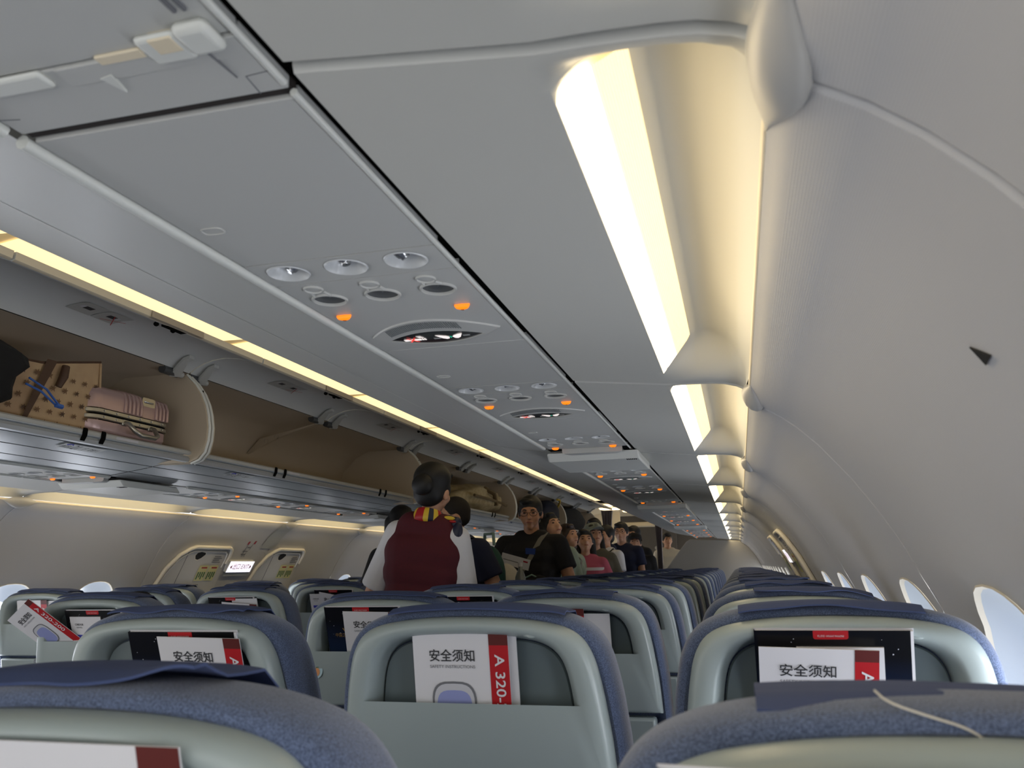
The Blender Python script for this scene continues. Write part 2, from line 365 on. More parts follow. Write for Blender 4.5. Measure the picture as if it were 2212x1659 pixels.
# ------------------------------------------------------------------ service units above the seats
def circ(cx, cy, rx, ry=None, n=24, a0=0): ry = ry or rx; return [(cx + rx * math.cos(a0 + 2 * PI * k / n), cy + ry * math.sin(a0 + 2 * PI * k / n)) for k in range(n)]
def vesica(cx, cy, hw, hu, hd, n=16, tilt=0):   # pointed lens: upper and lower half heights
    up_ = [(cx - hw + 2 * hw * i / n, cy + hu * (1 - (2 * i / n - 1) ** 2) + tilt * (2 * i / n - 1)) for i in range(n)]
    dn = [(cx + hw - 2 * hw * i / n, cy - hd * (1 - (1 - 2 * i / n) ** 2) + tilt * (1 - 2 * i / n)) for i in range(n)]
    return up_ + dn
NOZ = [(-.088, -.195), (-.006, -.195), (.076, -.195)]; LT = [(-.088, -.078), (-.006, -.078), (.077, -.078)]; BT = [(-.0885, -.127), (-.006, -.1235), (.0745, -.121)]; CALL = [(-.103, 0), (.086, .003)]
def service_unit(short=False):
    root = empty('service_unit')
    p = MB(); W = .131; E = .03 if short else .218
    p.plate([(-W, -.230), (W, -.230), (W, -.150), (-W, -.150)], [circ(x, y, .0265) for x, y in NOZ], 0, 'psu')
    p.plate([(-W, -.148), (W, -.148), (W, E), (-W, E)], [circ(x, y, .0225) for x, y in LT], 0, 'psu')
    for y in (-.230, -.150, -.148, E): p.loft([[(-W, y, 0), (W, y, 0)], [(-W, y, .012), (W, y, .012)]], 'psu', False)
    p.add([(-W, -.16, .006), (W, -.16, .006), (W, -.14, .006), (-W, -.14, .006)], [(0, 1, 2, 3)], 'gap')
    p.build('unit_panel', root, 30)
    for i, (x, y) in enumerate(NOZ):
        b = MB(); b.lathe([(.0285, -.0005), (.027, -.0022), (.0255, 0), (.0235, .006), (.019, .014), (.011, .02), (.001, .022)], (x, y, 0), 'bowl', 28); o = b.build('air_nozzle', root, 50)
        n = MB(); n.lathe([(.001, -.001), (.0055, -.001), (.0062, 0), (.0062, .002), (.0085, .004), (.0105, .010), (.0105, .018)], (0, 0, 0), 'chrome', 18)
        n.xf(Matrix.Translation((x, y, .003)) @ Matrix.Rotation((.5, -.25, -.6)[i], 4, 'Y') @ Matrix.Rotation((-.3, .1, .4)[i], 4, 'X')); n.build('nozzle_ball', o, 50)
    for (x, y), (bx, by) in zip(LT, BT):
        b = MB(); b.lathe([(.0262, .0004), (.0255, -.0028), (.0235, -.003), (.0226, 0), (.0226, .0015)], (x, y, 0), 'psu', 28)
        b.lathe([(.0226, .0015), (.015, .003), (.0005, .0035)], (x, y, 0), 'lamp_dark', 28)
        o = b.build('reading_light', root, 50)
        k = MB(); k.lathe([(.0142, .0004), (.0136, -.0026), (.0118, -.0028), (.0110, -.0008), (.0005, -.0018)], (bx, by, 0), 'psu', 20)
        k.tube([(bx - .010, by + .010, -.0008), (x - .012, y - .022, -.0008)], .002, 'psu', 6); k.tube([(bx + .010, by + .010, -.0008), (x + .012, y - .022, -.0008)], .002, 'psu', 6)
        k.build('light_button', o, 50)
    for x, y in CALL:
        c = MB(); pts = [(x + .0115 * math.cos(t * PI / 8), y + .010 * math.sin(t * PI / 8) - .003) for t in range(9)]; pts = pts + [(x - .0115 + .0029 * k, y - .003 - .0018 * math.sin(PI * k / 8)) for k in range(1, 8)]
        rings = [[(x + (a - x) * s_, y + (b - y) * s_, z) for a, b in pts] for s_, z in ((1.05, .001), (1, -.003), (.8, -.006), (.4, -.0072))]
        c.loft(rings, 'amber', True, False, True)
        c.tube([(x - .003, y + .001, -.0073), (x - .001, y + .004, -.0073), (x + .002, y + .003, -.0073), (x + .0005, y, -.0073), (x - .003, y + .001, -.0073)], .0004, 'ink', 4); c.build('call_button', root, 60)
    if short: return root
    g = MB(); cx, cy = -.002, .128
    lens = vesica(cx, cy, .112, .066, .072, 20); inn = vesica(-.006, .146, .083, .037, .036, 20)
    R = [[(x, y, .0003) for x, y in lens], [(cx + (x - cx) * .985, cy + (y - cy) * .97, -.0025) for x, y in lens], [(-.006 + (x + .006) * 1.06, .146 + (y - .146) * 1.1, -.0045) for x, y in inn], [(x, y, -.0045) for x, y in inn], [(x, y, -.003) for x, y in inn]]
    # lens runs the long way round so that both loops start at the same tip
    g.loft(R, 'psu'); sp = g.build('sign_surround', root, 35)
    d = MB()
    for i in range(36):
        u = -.075 + .125 * i / 35
        top = cy - .066 * (1 - ((u - cx) / .112) ** 2) if False else 0
        for j in range(7):
            v = cy - .070 * (1 - ((u - cx) / .112) ** 2) + .006 + .0042 * j; lim = .146 - .0385 * max(0, 1 - ((u + .006) / .085) ** 2)
            if v > lim - .002: continue
            w = .0009; z = -.0032 - .0012 * min(1, j / 4)
            d.box(u - w, u + w, v - .0012, v + .0012, z - .0009, z, 'grille')
    d.build('speaker_grille', root)
    s = MB(); s.loft([[(x, y, -.003) for x, y in inn], [(-.006 + (x + .006) * .6, .146 + (y - .146) * .6, -.0042) for x, y in inn]], 'sign_glass', True, False, True); so = s.build('lit_sign', root, 50)
    q = MB(); z = -.0048
    def bx(x0, x1, y0, y1, m, z=z): q.box(x0, x1, y0, y1, z - .0003, z, m)
    # cigarette with a red cross, and two hands closing a belt buckle
    for x0, x1 in ((-.064, -.034), (-.0325, -.030), (-.0285, -.026)): bx(x0, x1, .145, .1515, 'sign_white')
    for k in range(3): q.prism([(-.0335 + .003 * k, .142, z), (-.0320 + .003 * k, .142, z), (-.036 + .003 * k, .135, z), (-.0375 + .003 * k, .135, z)], (0, 0, -.0003), 'sign_white')
    for a in (1, -1): q.prism([(-.049 - a * .007 - .0018, .1405, z - .0004), (-.049 - a * .007 + .0018, .1405, z - .0004), (-.049 + a * .007 + .0018, .156, z - .0004), (-.049 + a * .007 - .0018, .156, z - .0004)], (0, 0, -.0003), 'sign_red')
    bx(-.012, .0, .147, .1515, 'sign_grey'); bx(.040, .052, .144, .1485, 'sign_grey'); q.prism([(.0168, .145, z), (.0208, .1485, z), (.0168, .152, z)], (0, 0, -.0003), 'sign_green')
    for a, x in ((1, .006), (-1, .031)):
        q.prism([(x - a * .011, .1375, z), (x - a * .004, .1385, z), (x + a * .006, .143, z), (x + a * .0095, .147, z), (x + a * .008, .153, z), (x + a * .003, .155, z), (x - a * .003, .151, z)], (0, 0, -.0003), 'sign_white')
    q.v = [(x, .147 + (y - .147) * 1.45, z_) for x, y, z_ in q.v]; q.build('sign_symbols', so)
    return root
def blank_panel(L):
    root = empty('blank_panel'); p = MB(); W = .131
    p.box(-W, W, .0015, L - .002, 0, .012, 'psu'); p.build('panel', root, bevel=.0012)
    r = MB(); ov = [(-.099 + .013 * math.copysign(abs(math.cos(a)) ** .6, math.cos(a)), L * .66 + .0085 * math.copysign(abs(math.sin(a)) ** .6, math.sin(a)), -.0006) for a in [2 * PI * k / 24 for k in range(24)]]
    r.tube(ov + [ov[0]], .0011, 'psu', 6, False); r.build('oval_latch', root, 60); return root
def screen():
    root = empty('folded_screen'); b = MB()
    b.prism([(-.15, .07, -.008), (.16, .07, -.008), (.16, .10, -.034), (-.15, .10, -.034)], (0, .36, 0), 'rail'); b.build('screen_case', root, bevel=.006)
    v = MB()
    for i in range(2):
        for k in range(6): v.box(.115 + .006 * k, .118 + .006 * k, .105 + .014 * i, .115 + .014 * i, -.0352, -.0338, 'gap')
    v.build('vent_slots', root)
    g = MB(); g.box(-.135, .135, .033, .075, -.002, .004, 'gap'); g.build('open_slot', root)
    d = MB(); pts = [(.10 * math.cos(PI * k / 20) + .012, .032 + .09 * math.sin(PI * k / 20)) for k in range(21)]
    d.loft([[(x, y, 0) for x, y in pts], [(x, y, -.012) for x, y in pts], [(.012 + (x - .012) * .94, .032 + (y - .032) * .92, -.017) for x, y in pts]], 'psu', True, False, True); d.build('round_lip', root, 50); return root
unitT = service_unit(); unitS = snapshot(unitT); shortT = service_unit(True); shortS = snapshot(shortT); blanks = {}
UX, UZ = 1.047, 1.581
def service_row(side, ys, scr):
    side_txt = 'over the near seats' if side > 0 else 'across the aisle'
    prev = ys[0] - .79 + .22
    global unitT, shortT
    for i, y in enumerate(ys):
        if i in scr:
            o = dup(shortS) if shortT is None else shortT; shortT = None
        else:
            o = dup(unitS) if unitT is None else unitT; unitT = None
        o.location = (side * UX, y, UZ)
        tag(o, f'service unit with air nozzles{" and lit sign" if i not in scr else ""} {side_txt}, {nth(i, "unit")}', 'service unit', f'service units {side_txt}')
        a, b = prev, y - .23
        if b - a > .05:
            L = round(b - a, 3)
            if L not in blanks: e = blank_panel(L); blanks[L] = snapshot(e)
            else: e = dup(blanks[L])
            e.location = (side * UX, a, UZ); tag(e, f'plain grey filler panel with oval latch {side_txt}, {nth(i, "panel")}', 'filler panel', f'filler panels {side_txt}')
        prev = y + .22
        if i in scr:
            c = screen(); c.location = (side * UX, y, UZ); n = scr.index(i)
            tag(c, f'folded grey drop-down screen {side_txt}, {nth(n, "screen")}', 'screen')
            prev = y + .44
service_row(1, [1.128, 1.917, 2.69, 3.63, 4.39, 5.33, 6.12, 6.90, 7.69, 8.5, 9.3, 10.1, 10.9, 11.7, 12.5], [2, 5, 9])
service_row(-1, [2.02, 2.80, 3.82, 4.55, 5.35, 6.3, 7.1, 7.9, 8.7, 9.5, 10.3, 11.1], [1, 4, 7])
# the folded screen bay in the nearest ceiling section
root = empty('screen_bay', (UX, 0, UZ), 0, 'stowed screen bay with white clips in the ceiling panel at the seam', 'screen bay')
p = MB(); p.box(-.131, .131, -.6, .470, .001, .012, 'psu'); p.box(-.131, .131, .472, .546, 0, .012, 'psu'); p.build('bay_panel', root, bevel=.0015)
c = MB(); c.box(-.131, .131, .5465, .5565, .003, .012, 'slot_brown'); c.build('dark_seam', root)
c = MB(); c.box(-.03, .131, .472, .495, -.0012, .002, 'psu'); c.build('hinge_strip', root, bevel=.001)
def ubox(name, x0, x1, y0, y1, h, m, bev=.003): q = MB(); q.box(x0, x1, y0, y1, -h, .001, m); q.build(name, root, bevel=bev)
ubox('white_clip', .092, .121, .446, .478, .010, 'rail', .008); ubox('clip_hook', .056, .092, .453, .484, .006, 'rail', .004); ubox('clip_slot', .068, .088, .454, .471, .0066, 'cream', .001); ubox('latch_slot', .012, .052, .466, .476, .002, 'cream', .001); ubox('corner_wedge', -.131, -.040, .468, .488, .005, 'rail', .003)
for k in range(2): ubox('dark_mark', .1025 + .008 * k, .1055 + .008 * k, .38, .438, .002, 'ink_grey', .0005)
q = MB(); q.prism([(-.002, .490, 0), (.010, .488, 0), (.005, .512, 0)], (0, 0, -.002), 'rail'); q.build('white_tab', root)
q = MB(); q.tube([(.098, .476, -.0005), (.100, .520, -.0005)], [.0022, .0007], 'ink_grey', 6); q.build('scratch_mark', root)
q = MB(); q.tube([(.131, .519, .0), (.107, .521, .0), (.105, .546, .0)], .0006, 'ink_grey', 4); q.build('panel_crease', root); q = MB(); q.tube([(-.131, .520, .0), (-.112, .524, .0)], .0006, 'ink_grey', 4); q.build('panel_crease', root)

# ------------------------------------------------------------------ open bins across the aisle
DP = [(-.56, 1.975), (-.535, 1.994), (-.50, 2.010), (-.455, 2.022), (-.40, 2.026), (-.34, 2.018), (-.29, 2.004), (-.245, 1.988)]
def bin_door(L):
    o = MB(); lo = DP; hi = [(x - .0, z + .024) for x, z in DP]
    ring = lo + [(-.235, 1.992), (-.232, 2.012)] + hi[::-1]
    o.loft([[(x, v, z) for x, z in ring] for v in (.004, .012, L / 2, L - .012, L - .004)], 'bin_door', True, True, True)
    k = o.mi('cream')
    for i, f in enumerate(o.f):
        if len(f) == 4 and min(o.v[j][0] for j in f) > -.246 and max(o.v[j][0] for j in f) > -.24: o.m[i] = k
    return o
def luggage_plate(L):
    q = MB(); y = L * .36; x = -.47
    def P(u, v): xx = x + v; z = interp([(-a, b) for a, b in []] or [(0, 0), (0, 0)], 0) if False else None; return xx, v
    def Z(xx):
        for (a, b), (c, d) in zip(DP, DP[1:]):
            if a <= xx <= c: return b + (d - b) * (xx - a) / (c - a) - .0015
        return 1.99
    def quad(u0, u1, v0, v1, m, dz=0): q.add([(x + v0, y + u0, Z(x + v0) - dz), (x + v1, y + u0, Z(x + v1) - dz), (x + v1, y + u1, Z(x + v1) - dz), (x + v0, y + u1, Z(x + v0) - dz)], [(0, 1, 2, 3)], m)
    quad(0, .10, 0, .045, 'bin_grey'); quad(0, .10, .045, .09, 'bin_grey'); quad(.105, .205, 0, .045, 'bin_grey'); quad(.105, .205, .045, .09, 'bin_grey')
    quad(.035, .07, .03, .06, 'ink', .0008); quad(.138, .172, .03, .06, 'ink', .0008)
    quad(.02, .035, .035, .055, 'paper_shade', .0008); quad(.172, .186, .035, .055, 'paper_shade', .0008)
    for a in (1, -1): q.add([(x + .045 - a * .03, y + .13, Z(x) - .003), (x + .045 - a * .03 + .004, y + .13, Z(x) - .003), (x + .045 + a * .03 + .004, y + .18, Z(x) - .012), (x + .045 + a * .03, y + .18, Z(x) - .012)], [(0, 1, 2, 3)], 'red')
    return q
def latch(yc):
    q = MB(); N = 12; rows = []
    for i in range(N + 1):
        t = i / N; y = yc - .135 + .27 * t; w = math.sin(PI * t) ** .8
        rows.append([(-.243, y, 1.989), (-.243 - .035 * w, y, 1.999 + .004 * w), (-.238 - .02 * w, y, 2.012 - .002 * w), (-.231, y, 2.012), (-.229, y, 1.99)])
    q.loft(rows, 'bin_inside', True); return q
def hinge(y):
    q = MB(); q.tube([(-.57, y - .05, 1.962), (-.57, y + .05, 1.962)], .012, 'bin_grey', 10); q.tube([(-.57, y - .07, 1.962), (-.57, y + .02, 1.962)], .017, 'frame', 10)
    q.prism([(-.575, y - .02, 1.955), (-.50, y - .045, 2.004), (-.47, y - .045, 2.013), (-.47, y - .015, 2.013), (-.50, y - .012, 2.004), (-.555, y + .02, 1.958)], (0, 0, -.012), 'bin_grey'); return q
ENDP = [(-.565, 1.968), (-.52, 1.925), (-.49, 1.885), (-.468, 1.84), (-.456, 1.80), (-.448, 1.75), (-.45, 1.70), (-.462, 1.655), (-.485, 1.628), (-.52, 1.615)]
INP = [(-.523, 1.652), (-.60, 1.645), (-.90, 1.638), (-1.02, 1.66), (-1.06, 1.72), (-1.02, 1.84), (-.93, 1.93), (-.84, 1.972), (-.56, 1.972)]
SHELF = INP
PLAC = ['21 | 0000 0', '20 | 0000 0', '19 | 0000 0', '18 | 0000 0', '17 | 0000 0']
for i, (y0, y1) in enumerate(zip(BY, BY[1:])):
    L = y1 - y0
    root = empty('overhead_bin', (0, y0, 0), 0, f'open overhead bin with raised grey doors across the aisle, {nth(i, "bin")}', 'overhead bin', 'open bins across the aisle')
    b = MB(); b.loft([[(x, v, z) for x, z in INP] for v in (.012, L - .012)], 'bin_inside', False); b.build('bin_lining', root, 50)
    u = MB(); U = [(-x, z) for x, z in UNL[:8]] + [(-.522, 1.644)]
    u.loft([[(x, v, z) for x, z in U] for v in (.004, L / 2, L - .004)], 'silver', False); u.build('silver_underside', root, 60)
    r = MB(); r.loft([[(-.522, v, 1.644), (-.512, v, 1.646), (-.510, v, 1.656), (-.518, v, 1.662), (-.53, v, 1.655)] for v in (.004, L - .004)], 'bin_grey', True, True, True)
    r.loft([[(-.525, v, 1.640), (-.516, v, 1.630), (-.52, v, 1.618), (-.535, v, 1.616)] for v in (.004, L - .004)], 'silver', False)
    for x, z in ((-.60, 1.628), (-.70, 1.6102), (-.81, 1.5953)): r.tube([(x, .004, z), (x, L - .004, z)], .0014, 'frame', 5)
    r.build('lip_rail', root, 50)
    for v in (L * .25, L * .285, L * .75, L * .785)[(0 if i else 2) - (0 if i else 0):]:
        c = MB(); c.prism([(-.5085, v, 1.664), (-.5055, v, 1.658), (-.507, v, 1.640), (-.516, v, 1.622), (-.519, v, 1.624), (-.511, v, 1.642), (-.5095, v, 1.658)], (0, .018, 0), 'gap'); c.build('rail_clip', root)
    pl = MB(); v0 = [1.91, .49, .49, .49, .49][i]
    M = Matrix(((0, 1.08, .19, -.628), (.62, 0, 0, v0), (0, .21, -.98, 1.6195), (0, 0, 0, 1)))   # lies on the sloping silver face
    pl.add([M @ Vector(p) for p in ((-.15, -.022, 0), (.15, -.022, 0), (.15, .022, 0), (-.15, .022, 0))], [(0, 1, 2, 3)], 'bin_door')
    for txt, dx, sz in (('WiFi', -.105, .034), (['21', '20', '19', '18', '17'][i], -.035, .052), ('f', .025, .042), ('DEF 1', .095, .028)):
        text_mb(pl, txt, sz, M @ Matrix.Translation((dx, -.003 if txt != 'WiFi' else -.008, .0008)), 'ink')
    pl.tube([M @ Vector(p) for p in ((-.125, .010, .0008), (-.112, .019, .0008), (-.095, .019, .0008), (-.082, .010, .0008))], .002, 'bag_blue', 4); pl.build('row_placard', root)
    tg = MB(); v0 = L * (.815 if i == 0 else .30); tg.add([(-.5088, v0, 1.6555), (-.5088, v0 + .11, 1.6555), (-.5105, v0 + .11, 1.647), (-.5105, v0, 1.647)], [(0, 1, 2, 3)], 'paper_shade'); tg.build('latch_tag', root)
    for v, far in ((0, 0), (L, 1)):
        e = MB(); d = 1 if not far else -1; pts = [(-1.06, 1.62)] + [(-1.06, 1.9), (-.9, 1.985)] + ENDP
        e.prism([(x, v + d * .006, z) for x, z in pts], (0, d * .02, 0), 'bin_inside')
        e.tube([(x, v + d * .010, z) for x, z in ENDP], .0065, 'rail', 8); e.build('end_wall', root, 50)
    gp = MB(); gp.box(-1.0, -.49, L - .0055, L - .0005, 1.66, 1.9, 'gap'); gp.build('end_gap', root)
    for j in range(2):
        dd = bin_door(L / 2); dd.xf(Matrix.Translation((0, j * L / 2, 0))); do = dd.build('bin_door', root, 50)
        h1 = hinge(j * L / 2 + .075); h1.build('hinge', do, 50); h2 = hinge((j + 1) * L / 2 - .085); h2.build('hinge', do, 50)
        lp = luggage_plate(L / 2); lp.xf(Matrix.Translation((0, j * L / 2, 0))); lp.build('luggage_sticker', do)
        lc = latch(j * L / 2 + L / 4 + .07 + .0); lo = lc.build('door_latch', do, 60)
        for k in (-.04, .045):
            q = MB(); q.lathe([(.004, 0), (.0085, .004), (.0085, .010), (.003, .016)], (-.272 + .0, j * L / 2 + L / 4 + .05 + k, 1.984), 'gap', 10, 'z', True, True); q.build('door_latch_knob', do)
        q = MB(); q.box(-.268, -.244, j * L / 2 + L / 4 + .03, j * L / 2 + L / 4 + .13, 1.988, 2.000, 'gap'); q.build('latch_slot', do)
    if i in (1, 2):
        g = MB(); g.prism([(-.60, L / 2 - .01, 1.968), (-.95, L / 2 - .01, 1.90), (-1.03, L / 2 - .01, 1.82), (-.84, L / 2 - .01, 1.90)], (0, .02, 0), 'bin_inside')
        g.build('support_plate', root); q = MB()
        for a in (-.85, -.91): q.lathe([(.012, 0), (.012, .006), (.006, .008)], (a, L / 2 - .012, 1.905 if a > -.9 else 1.885), 'chrome', 12, 'y'); 
        q.build('bolt', root)
# lit strip above the raised doors
for sd, i, y0 in [(sd, k, -.57 + 1.172 * k) for sd in (-1, 1) for k in range(11)]:
    y1 = y0 + 1.172
    root = empty('aisle_light', (0, y0, 0), 0, f'warm cream light strip above the {"raised bin doors" if sd < 0 else "closed near bins"}, {nth(i, "strip")}', 'ceiling light', 'light strips over the aisle')
    q = MB(); q.add([(-.60, .06, 2.128), (-.60, 1.13, 2.128), (-.33, 1.165, 2.132), (-.33, .012, 2.132)], [(0, 1, 2, 3)], 'aisle_lens'); 
    if sd > 0: q.mirror()
    q.build('lens', root)
    q = MB(); q.loft([[(-.62, v, 2.132), (-.32, v, 2.136)] for v in (0, 1.172)], 'cream', False); 
    if sd > 0: q.mirror()
    q.build('light_frame', root)
# ------------------------------------------------------------------ seats
TILT = .194; ZTOP = 1.126
def sy(z, d): return TILT * (ZTOP - z) + d      # local y of a point at height z and depth d behind the rear face
def arch(P, zb, n=34, n2=8, nb=14, zm=.988):
    """closed outline: right half-profile P [(hw, z)] from the top centre down, mirrored, closed by a straight bottom at zb;
    n steps above zm and n2 below it, so that outlines of different height still match up"""
    def part(za, z2, k):
        pts = [(interp(P, za), za)] + [(x, z) for x, z in P if z2 < z < za] + [(interp(P, z2), z2)]; d = [0]
        for a, b in zip(pts, pts[1:]): d.append(d[-1] + math.hypot(a[0] - b[0], a[1] - b[1]))
        out = []
        for i in range(k + 1):
            t = d[-1] * i / k
            j = next((j for j in range(len(d) - 1) if t <= d[j + 1] + 1e-12), len(d) - 2); u = (t - d[j]) / max(1e-12, d[j + 1] - d[j]); a, b = pts[j], pts[j + 1]
            out.append((a[0] + (b[0] - a[0]) * u, a[1] + (b[1] - a[1]) * u))
        return out
    zt = P[0][1]; m = max(zm, zb); lo = part(m, zb, n2) if zb < m - 1e-6 else [(interp(P, zb), zb)] * (n2 + 1)
    half = part(zt, m, n) + lo[1:]; half[0] = (0, zt); hw = half[-1][0]
    return [(-x, z) for x, z in half[::-1]] + half[1:] + [(hw - 2 * hw * i / nb, zb) for i in range(1, nb)]
def smooth_prof(P, it=2):
    for _ in range(it):
        q = [P[0]]
        for a, b in zip(P, P[1:]): q += [(a[0] * .75 + b[0] * .25, a[1] * .75 + b[1] * .25), (a[0] * .25 + b[0] * .75, a[1] * .25 + b[1] * .75)]
        P = q + [P[-1]]
    return P
SH = smooth_prof([(0, 1.122), (.06, 1.121), (.11, 1.117), (.155, 1.109), (.185, 1.094), (.203, 1.066), (.213, 1.02), (.22, .97), (.226, .92), (.23, .84)])
BV = smooth_prof([(0, 1.101), (.06, 1.100), (.10, 1.097), (.135, 1.088), (.157, 1.07), (.169, 1.045), (.176, 1.01), (.183, .96)])
IN = smooth_prof([(0, 1.090), (.06, 1.089), (.10, 1.086), (.128, 1.078), (.147, 1.062), (.157, 1.04), (.163, 1.01), (.168, .96)])
CU = smooth_prof([(0, 1.138), (.06, 1.137), (.115, 1.133), (.165, 1.123), (.20, 1.105), (.222, 1.074), (.234, 1.025), (.242, .97), (.247, .92), (.25, .80), (.25, .50)])
def ins(P, d): return [(max(0, x - d) if x > 0 else 0, z - d) for x, z in P]
def seat():
    root = empty('airline_seat')
    s = MB(); R = lambda P, zb, d: [(x, sy(z, d), z) for x, z in arch(P, zb)]
    rings = [R(SH, .845, .05), R(SH, .845, .02), R(ins(SH, .003), .847, .009), R(ins(SH, .007), .85, .003), R(ins(SH, .011), .855, 0), R([(x + .003 if x else 0, z + .003) for x, z in BV], .988, 0), R(BV, .986, .002), R(ins(BV, .003), .984, .007), R(IN, .980, .034), R(ins(IN, .001), .93, .05), R(ins(IN, .001), .93, .075)]
    s.loft(rings, 'shell'); s.build('back_shell', root, 50)
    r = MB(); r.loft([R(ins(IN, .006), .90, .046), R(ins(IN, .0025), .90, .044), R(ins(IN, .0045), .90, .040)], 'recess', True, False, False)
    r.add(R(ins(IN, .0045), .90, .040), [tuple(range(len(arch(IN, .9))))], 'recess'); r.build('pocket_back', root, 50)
    k = MB(); pts = [(.11 + .013 * math.cos(a), 1.094 + .0035 * math.sin(a)) for a in [2 * PI * i / 16 for i in range(16)]]
    k.loft([[(x, sy(z, .006), z) for x, z in pts], [(.11 + (x - .11) * .6, sy(z, .002), z) for x, z in pts]], 'shell', True, False, True); k.build('coat_hook', root, 60)
    c = MB(); rings = [R(ins(CU, .03), .50, .05), R(ins(CU, .014), .50, .030), R(ins(CU, .008), .50, .032), R(ins(CU, .003), .50, .042), R(CU, .50, .06), R(CU, .50, .10), R(ins(CU, .006), .50, .125), R(ins(CU, .02), .50, .145), R(ins(CU, .05), .50, .155)]
    c.loft(rings, 'fabric', True, True, True); c.build('backrest', root, 60)
    t = MB(); t.loft([[(x, sy(z, d), z) for x, z in ((-.212, .835), (.212, .835), (.212, .56), (-.212, .56))] for d in (.05, .006)], 'tray', True, True, True)
    t.build('tray_table', root, bevel=.008)
    l = MB(); l.box(-.022, .022, sy(.828, .000), sy(.828, .008), .818, .832, 'frame'); l.build('tray_latch', root, bevel=.002)
    b = MB(); b.box(-.218, .218, .20, .66, .40, .50, 'seat_fabric'); b.build('seat_cushion', root, bevel=.03)
    b = MB(); b.box(-.225, .225, .16, .62, .355, .398, 'frame'); b.build('seat_pan', root, bevel=.006)
    for x in (-.17, .17):
        b = MB(); b.tube([(x, .26, .36), (x, .24, .02), (x, .16, .012)], .016, 'frame', 8); b.tube([(x, .50, .36), (x, .56, .012)], .016, 'frame', 8); b.build('leg', root, 60)
    a = MB(); a.box(-.2555, -.2525, .20, .60, .60, .635, 'recess'); a.build('armrest', root, bevel=.001)
    return root
def cover_mb(seed, lift=0):
    r = random.Random(seed); x0, x1 = -.125 + r.uniform(-.02, .03), .15 + r.uniform(-.03, .02); n = 28
    w = [r.uniform(-1, 1) for _ in range(8)]; f = lambda t, k: w[k] * math.sin(2.1 * PI * t + k) + w[k + 1] * math.sin(4.3 * PI * t + 2 * k)
    rows = []
    for d, dz, a in ((.022, -.002, 1), (.034, .003, .8), (.046, .006, .4), (.062, .0055, .15), (.085, .005, .1), (.115, .0045, .1), (.138, -.012, .1), (.152, -.06, .1), (.158, -.13, .2)):
        row = []
        for i in range(n + 1):
            t = i / n; x = x0 + (x1 - x0) * t + (.006 * w[6] if d < 0 else 0)
            zt = interp([(z_, -x_) for x_, z_ in CU], -abs(x)) if False else cu_top(abs(x))
            row.append((x, sy(zt, d) + .004 * f(t, 0) * a, zt + dz + .0035 * a * f(t, 2) + (.006 * sm((t - .75) * 4) * a + lift * sm((t - .55) * 2.2) * a if seed % 2 else .003 * sm((.25 - t) * 4) * a)))
        rows.append(row)
    lo = [[(x, y, z - .0022) for x, y, z in r_] for r_ in rows]
    mb = MB(); mb.loft(rows, 'cover', False); mb.loft(lo, 'cover', False); mb.loft([rows[0], lo[0]], 'cover', False); mb.loft([rows[-1], lo[-1]], 'cover', False)
    mb.loft([[r_[0] for r_ in rows], [r_[0] for r_ in lo]], 'cover', False); mb.loft([[r_[-1] for r_ in rows], [r_[-1] for r_ in lo]], 'cover', False); return mb
def cu_top(x):
    for (a, z1), (b, z2) in zip(CU, CU[1:]):
        if a <= x <= b: return z1 + (z2 - z1) * (x - a) / (b - a)
    return 1.1
seat0 = seat(); seatS = snapshot(seat0); covers = [cover_mb(s).mesh('headrest_cover', 60) for s in (1, 2, 3, 4, 5)]
near_cover = {'m': cover_mb(7, .014).mesh('headrest_cover', 60), 'w': cover_mb(2).mesh('headrest_cover', 60)}
NAMEC = {'w': 'window seat', 'm': 'middle seat', 'a': 'aisle seat'}
XR = {'w': 1.628, 'm': 1.067, 'a': .551}; YR = [.505] + [.536 + .79 * k for k in range(1, 16)]; YL = [2.36, 3.2, 4.06, 4.95, 5.78, 6.57, 7.36, 8.15, 8.94]
def place_seat(side, col, row, y):
    global seat0
    o = dup(seatS) if seat0 is None else seat0; seat0 = None
    o.location = (side * XR[col] if side > 0 else -{'w': 1.569, 'm': 1.067, 'a': .551}[col], y, 0)
    if side > 0 and row == 0: o.location += Vector((-.042, 0, -.016) if col == 'm' else (0, 0, -.017))   # reclined a little more
    if (side, col, row) == (1, 'a', 1): o.location.x -= .042
    if (side, col, row) == (1, 'a', 2): o.location.x += .012
    cv = bpy.data.objects.new('headrest_cover', covers[(row * 3 + 'wma'.index(col) * 2 + (side < 0)) % 5]); COL.objects.link(cv); cv.parent = o
    if side > 0 and row == 0: cv.data = near_cover[col]; cv.location = (-.03, .022, .002) if col == 'm' else (-.025, .03, -.005)
    blk = 'near block' if side > 0 else 'across the aisle'
    tag(o, f'blue {NAMEC[col]} with grey back, {blk}, {nth(row)}', 'seat', f'{NAMEC[col]}s, {blk}')
    return o
seats = {}
for k, y in enumerate(YR):
    for c in 'wma':
        if c == 'a' and k == 0: continue
        seats[1, c, k] = place_seat(1, c, k, y)
for k, y in enumerate(YL):
    for c in 'wma':
        if k == 0 and c != 'a': continue
        seats[-1, c, k] = place_seat(-1, c, k, y)

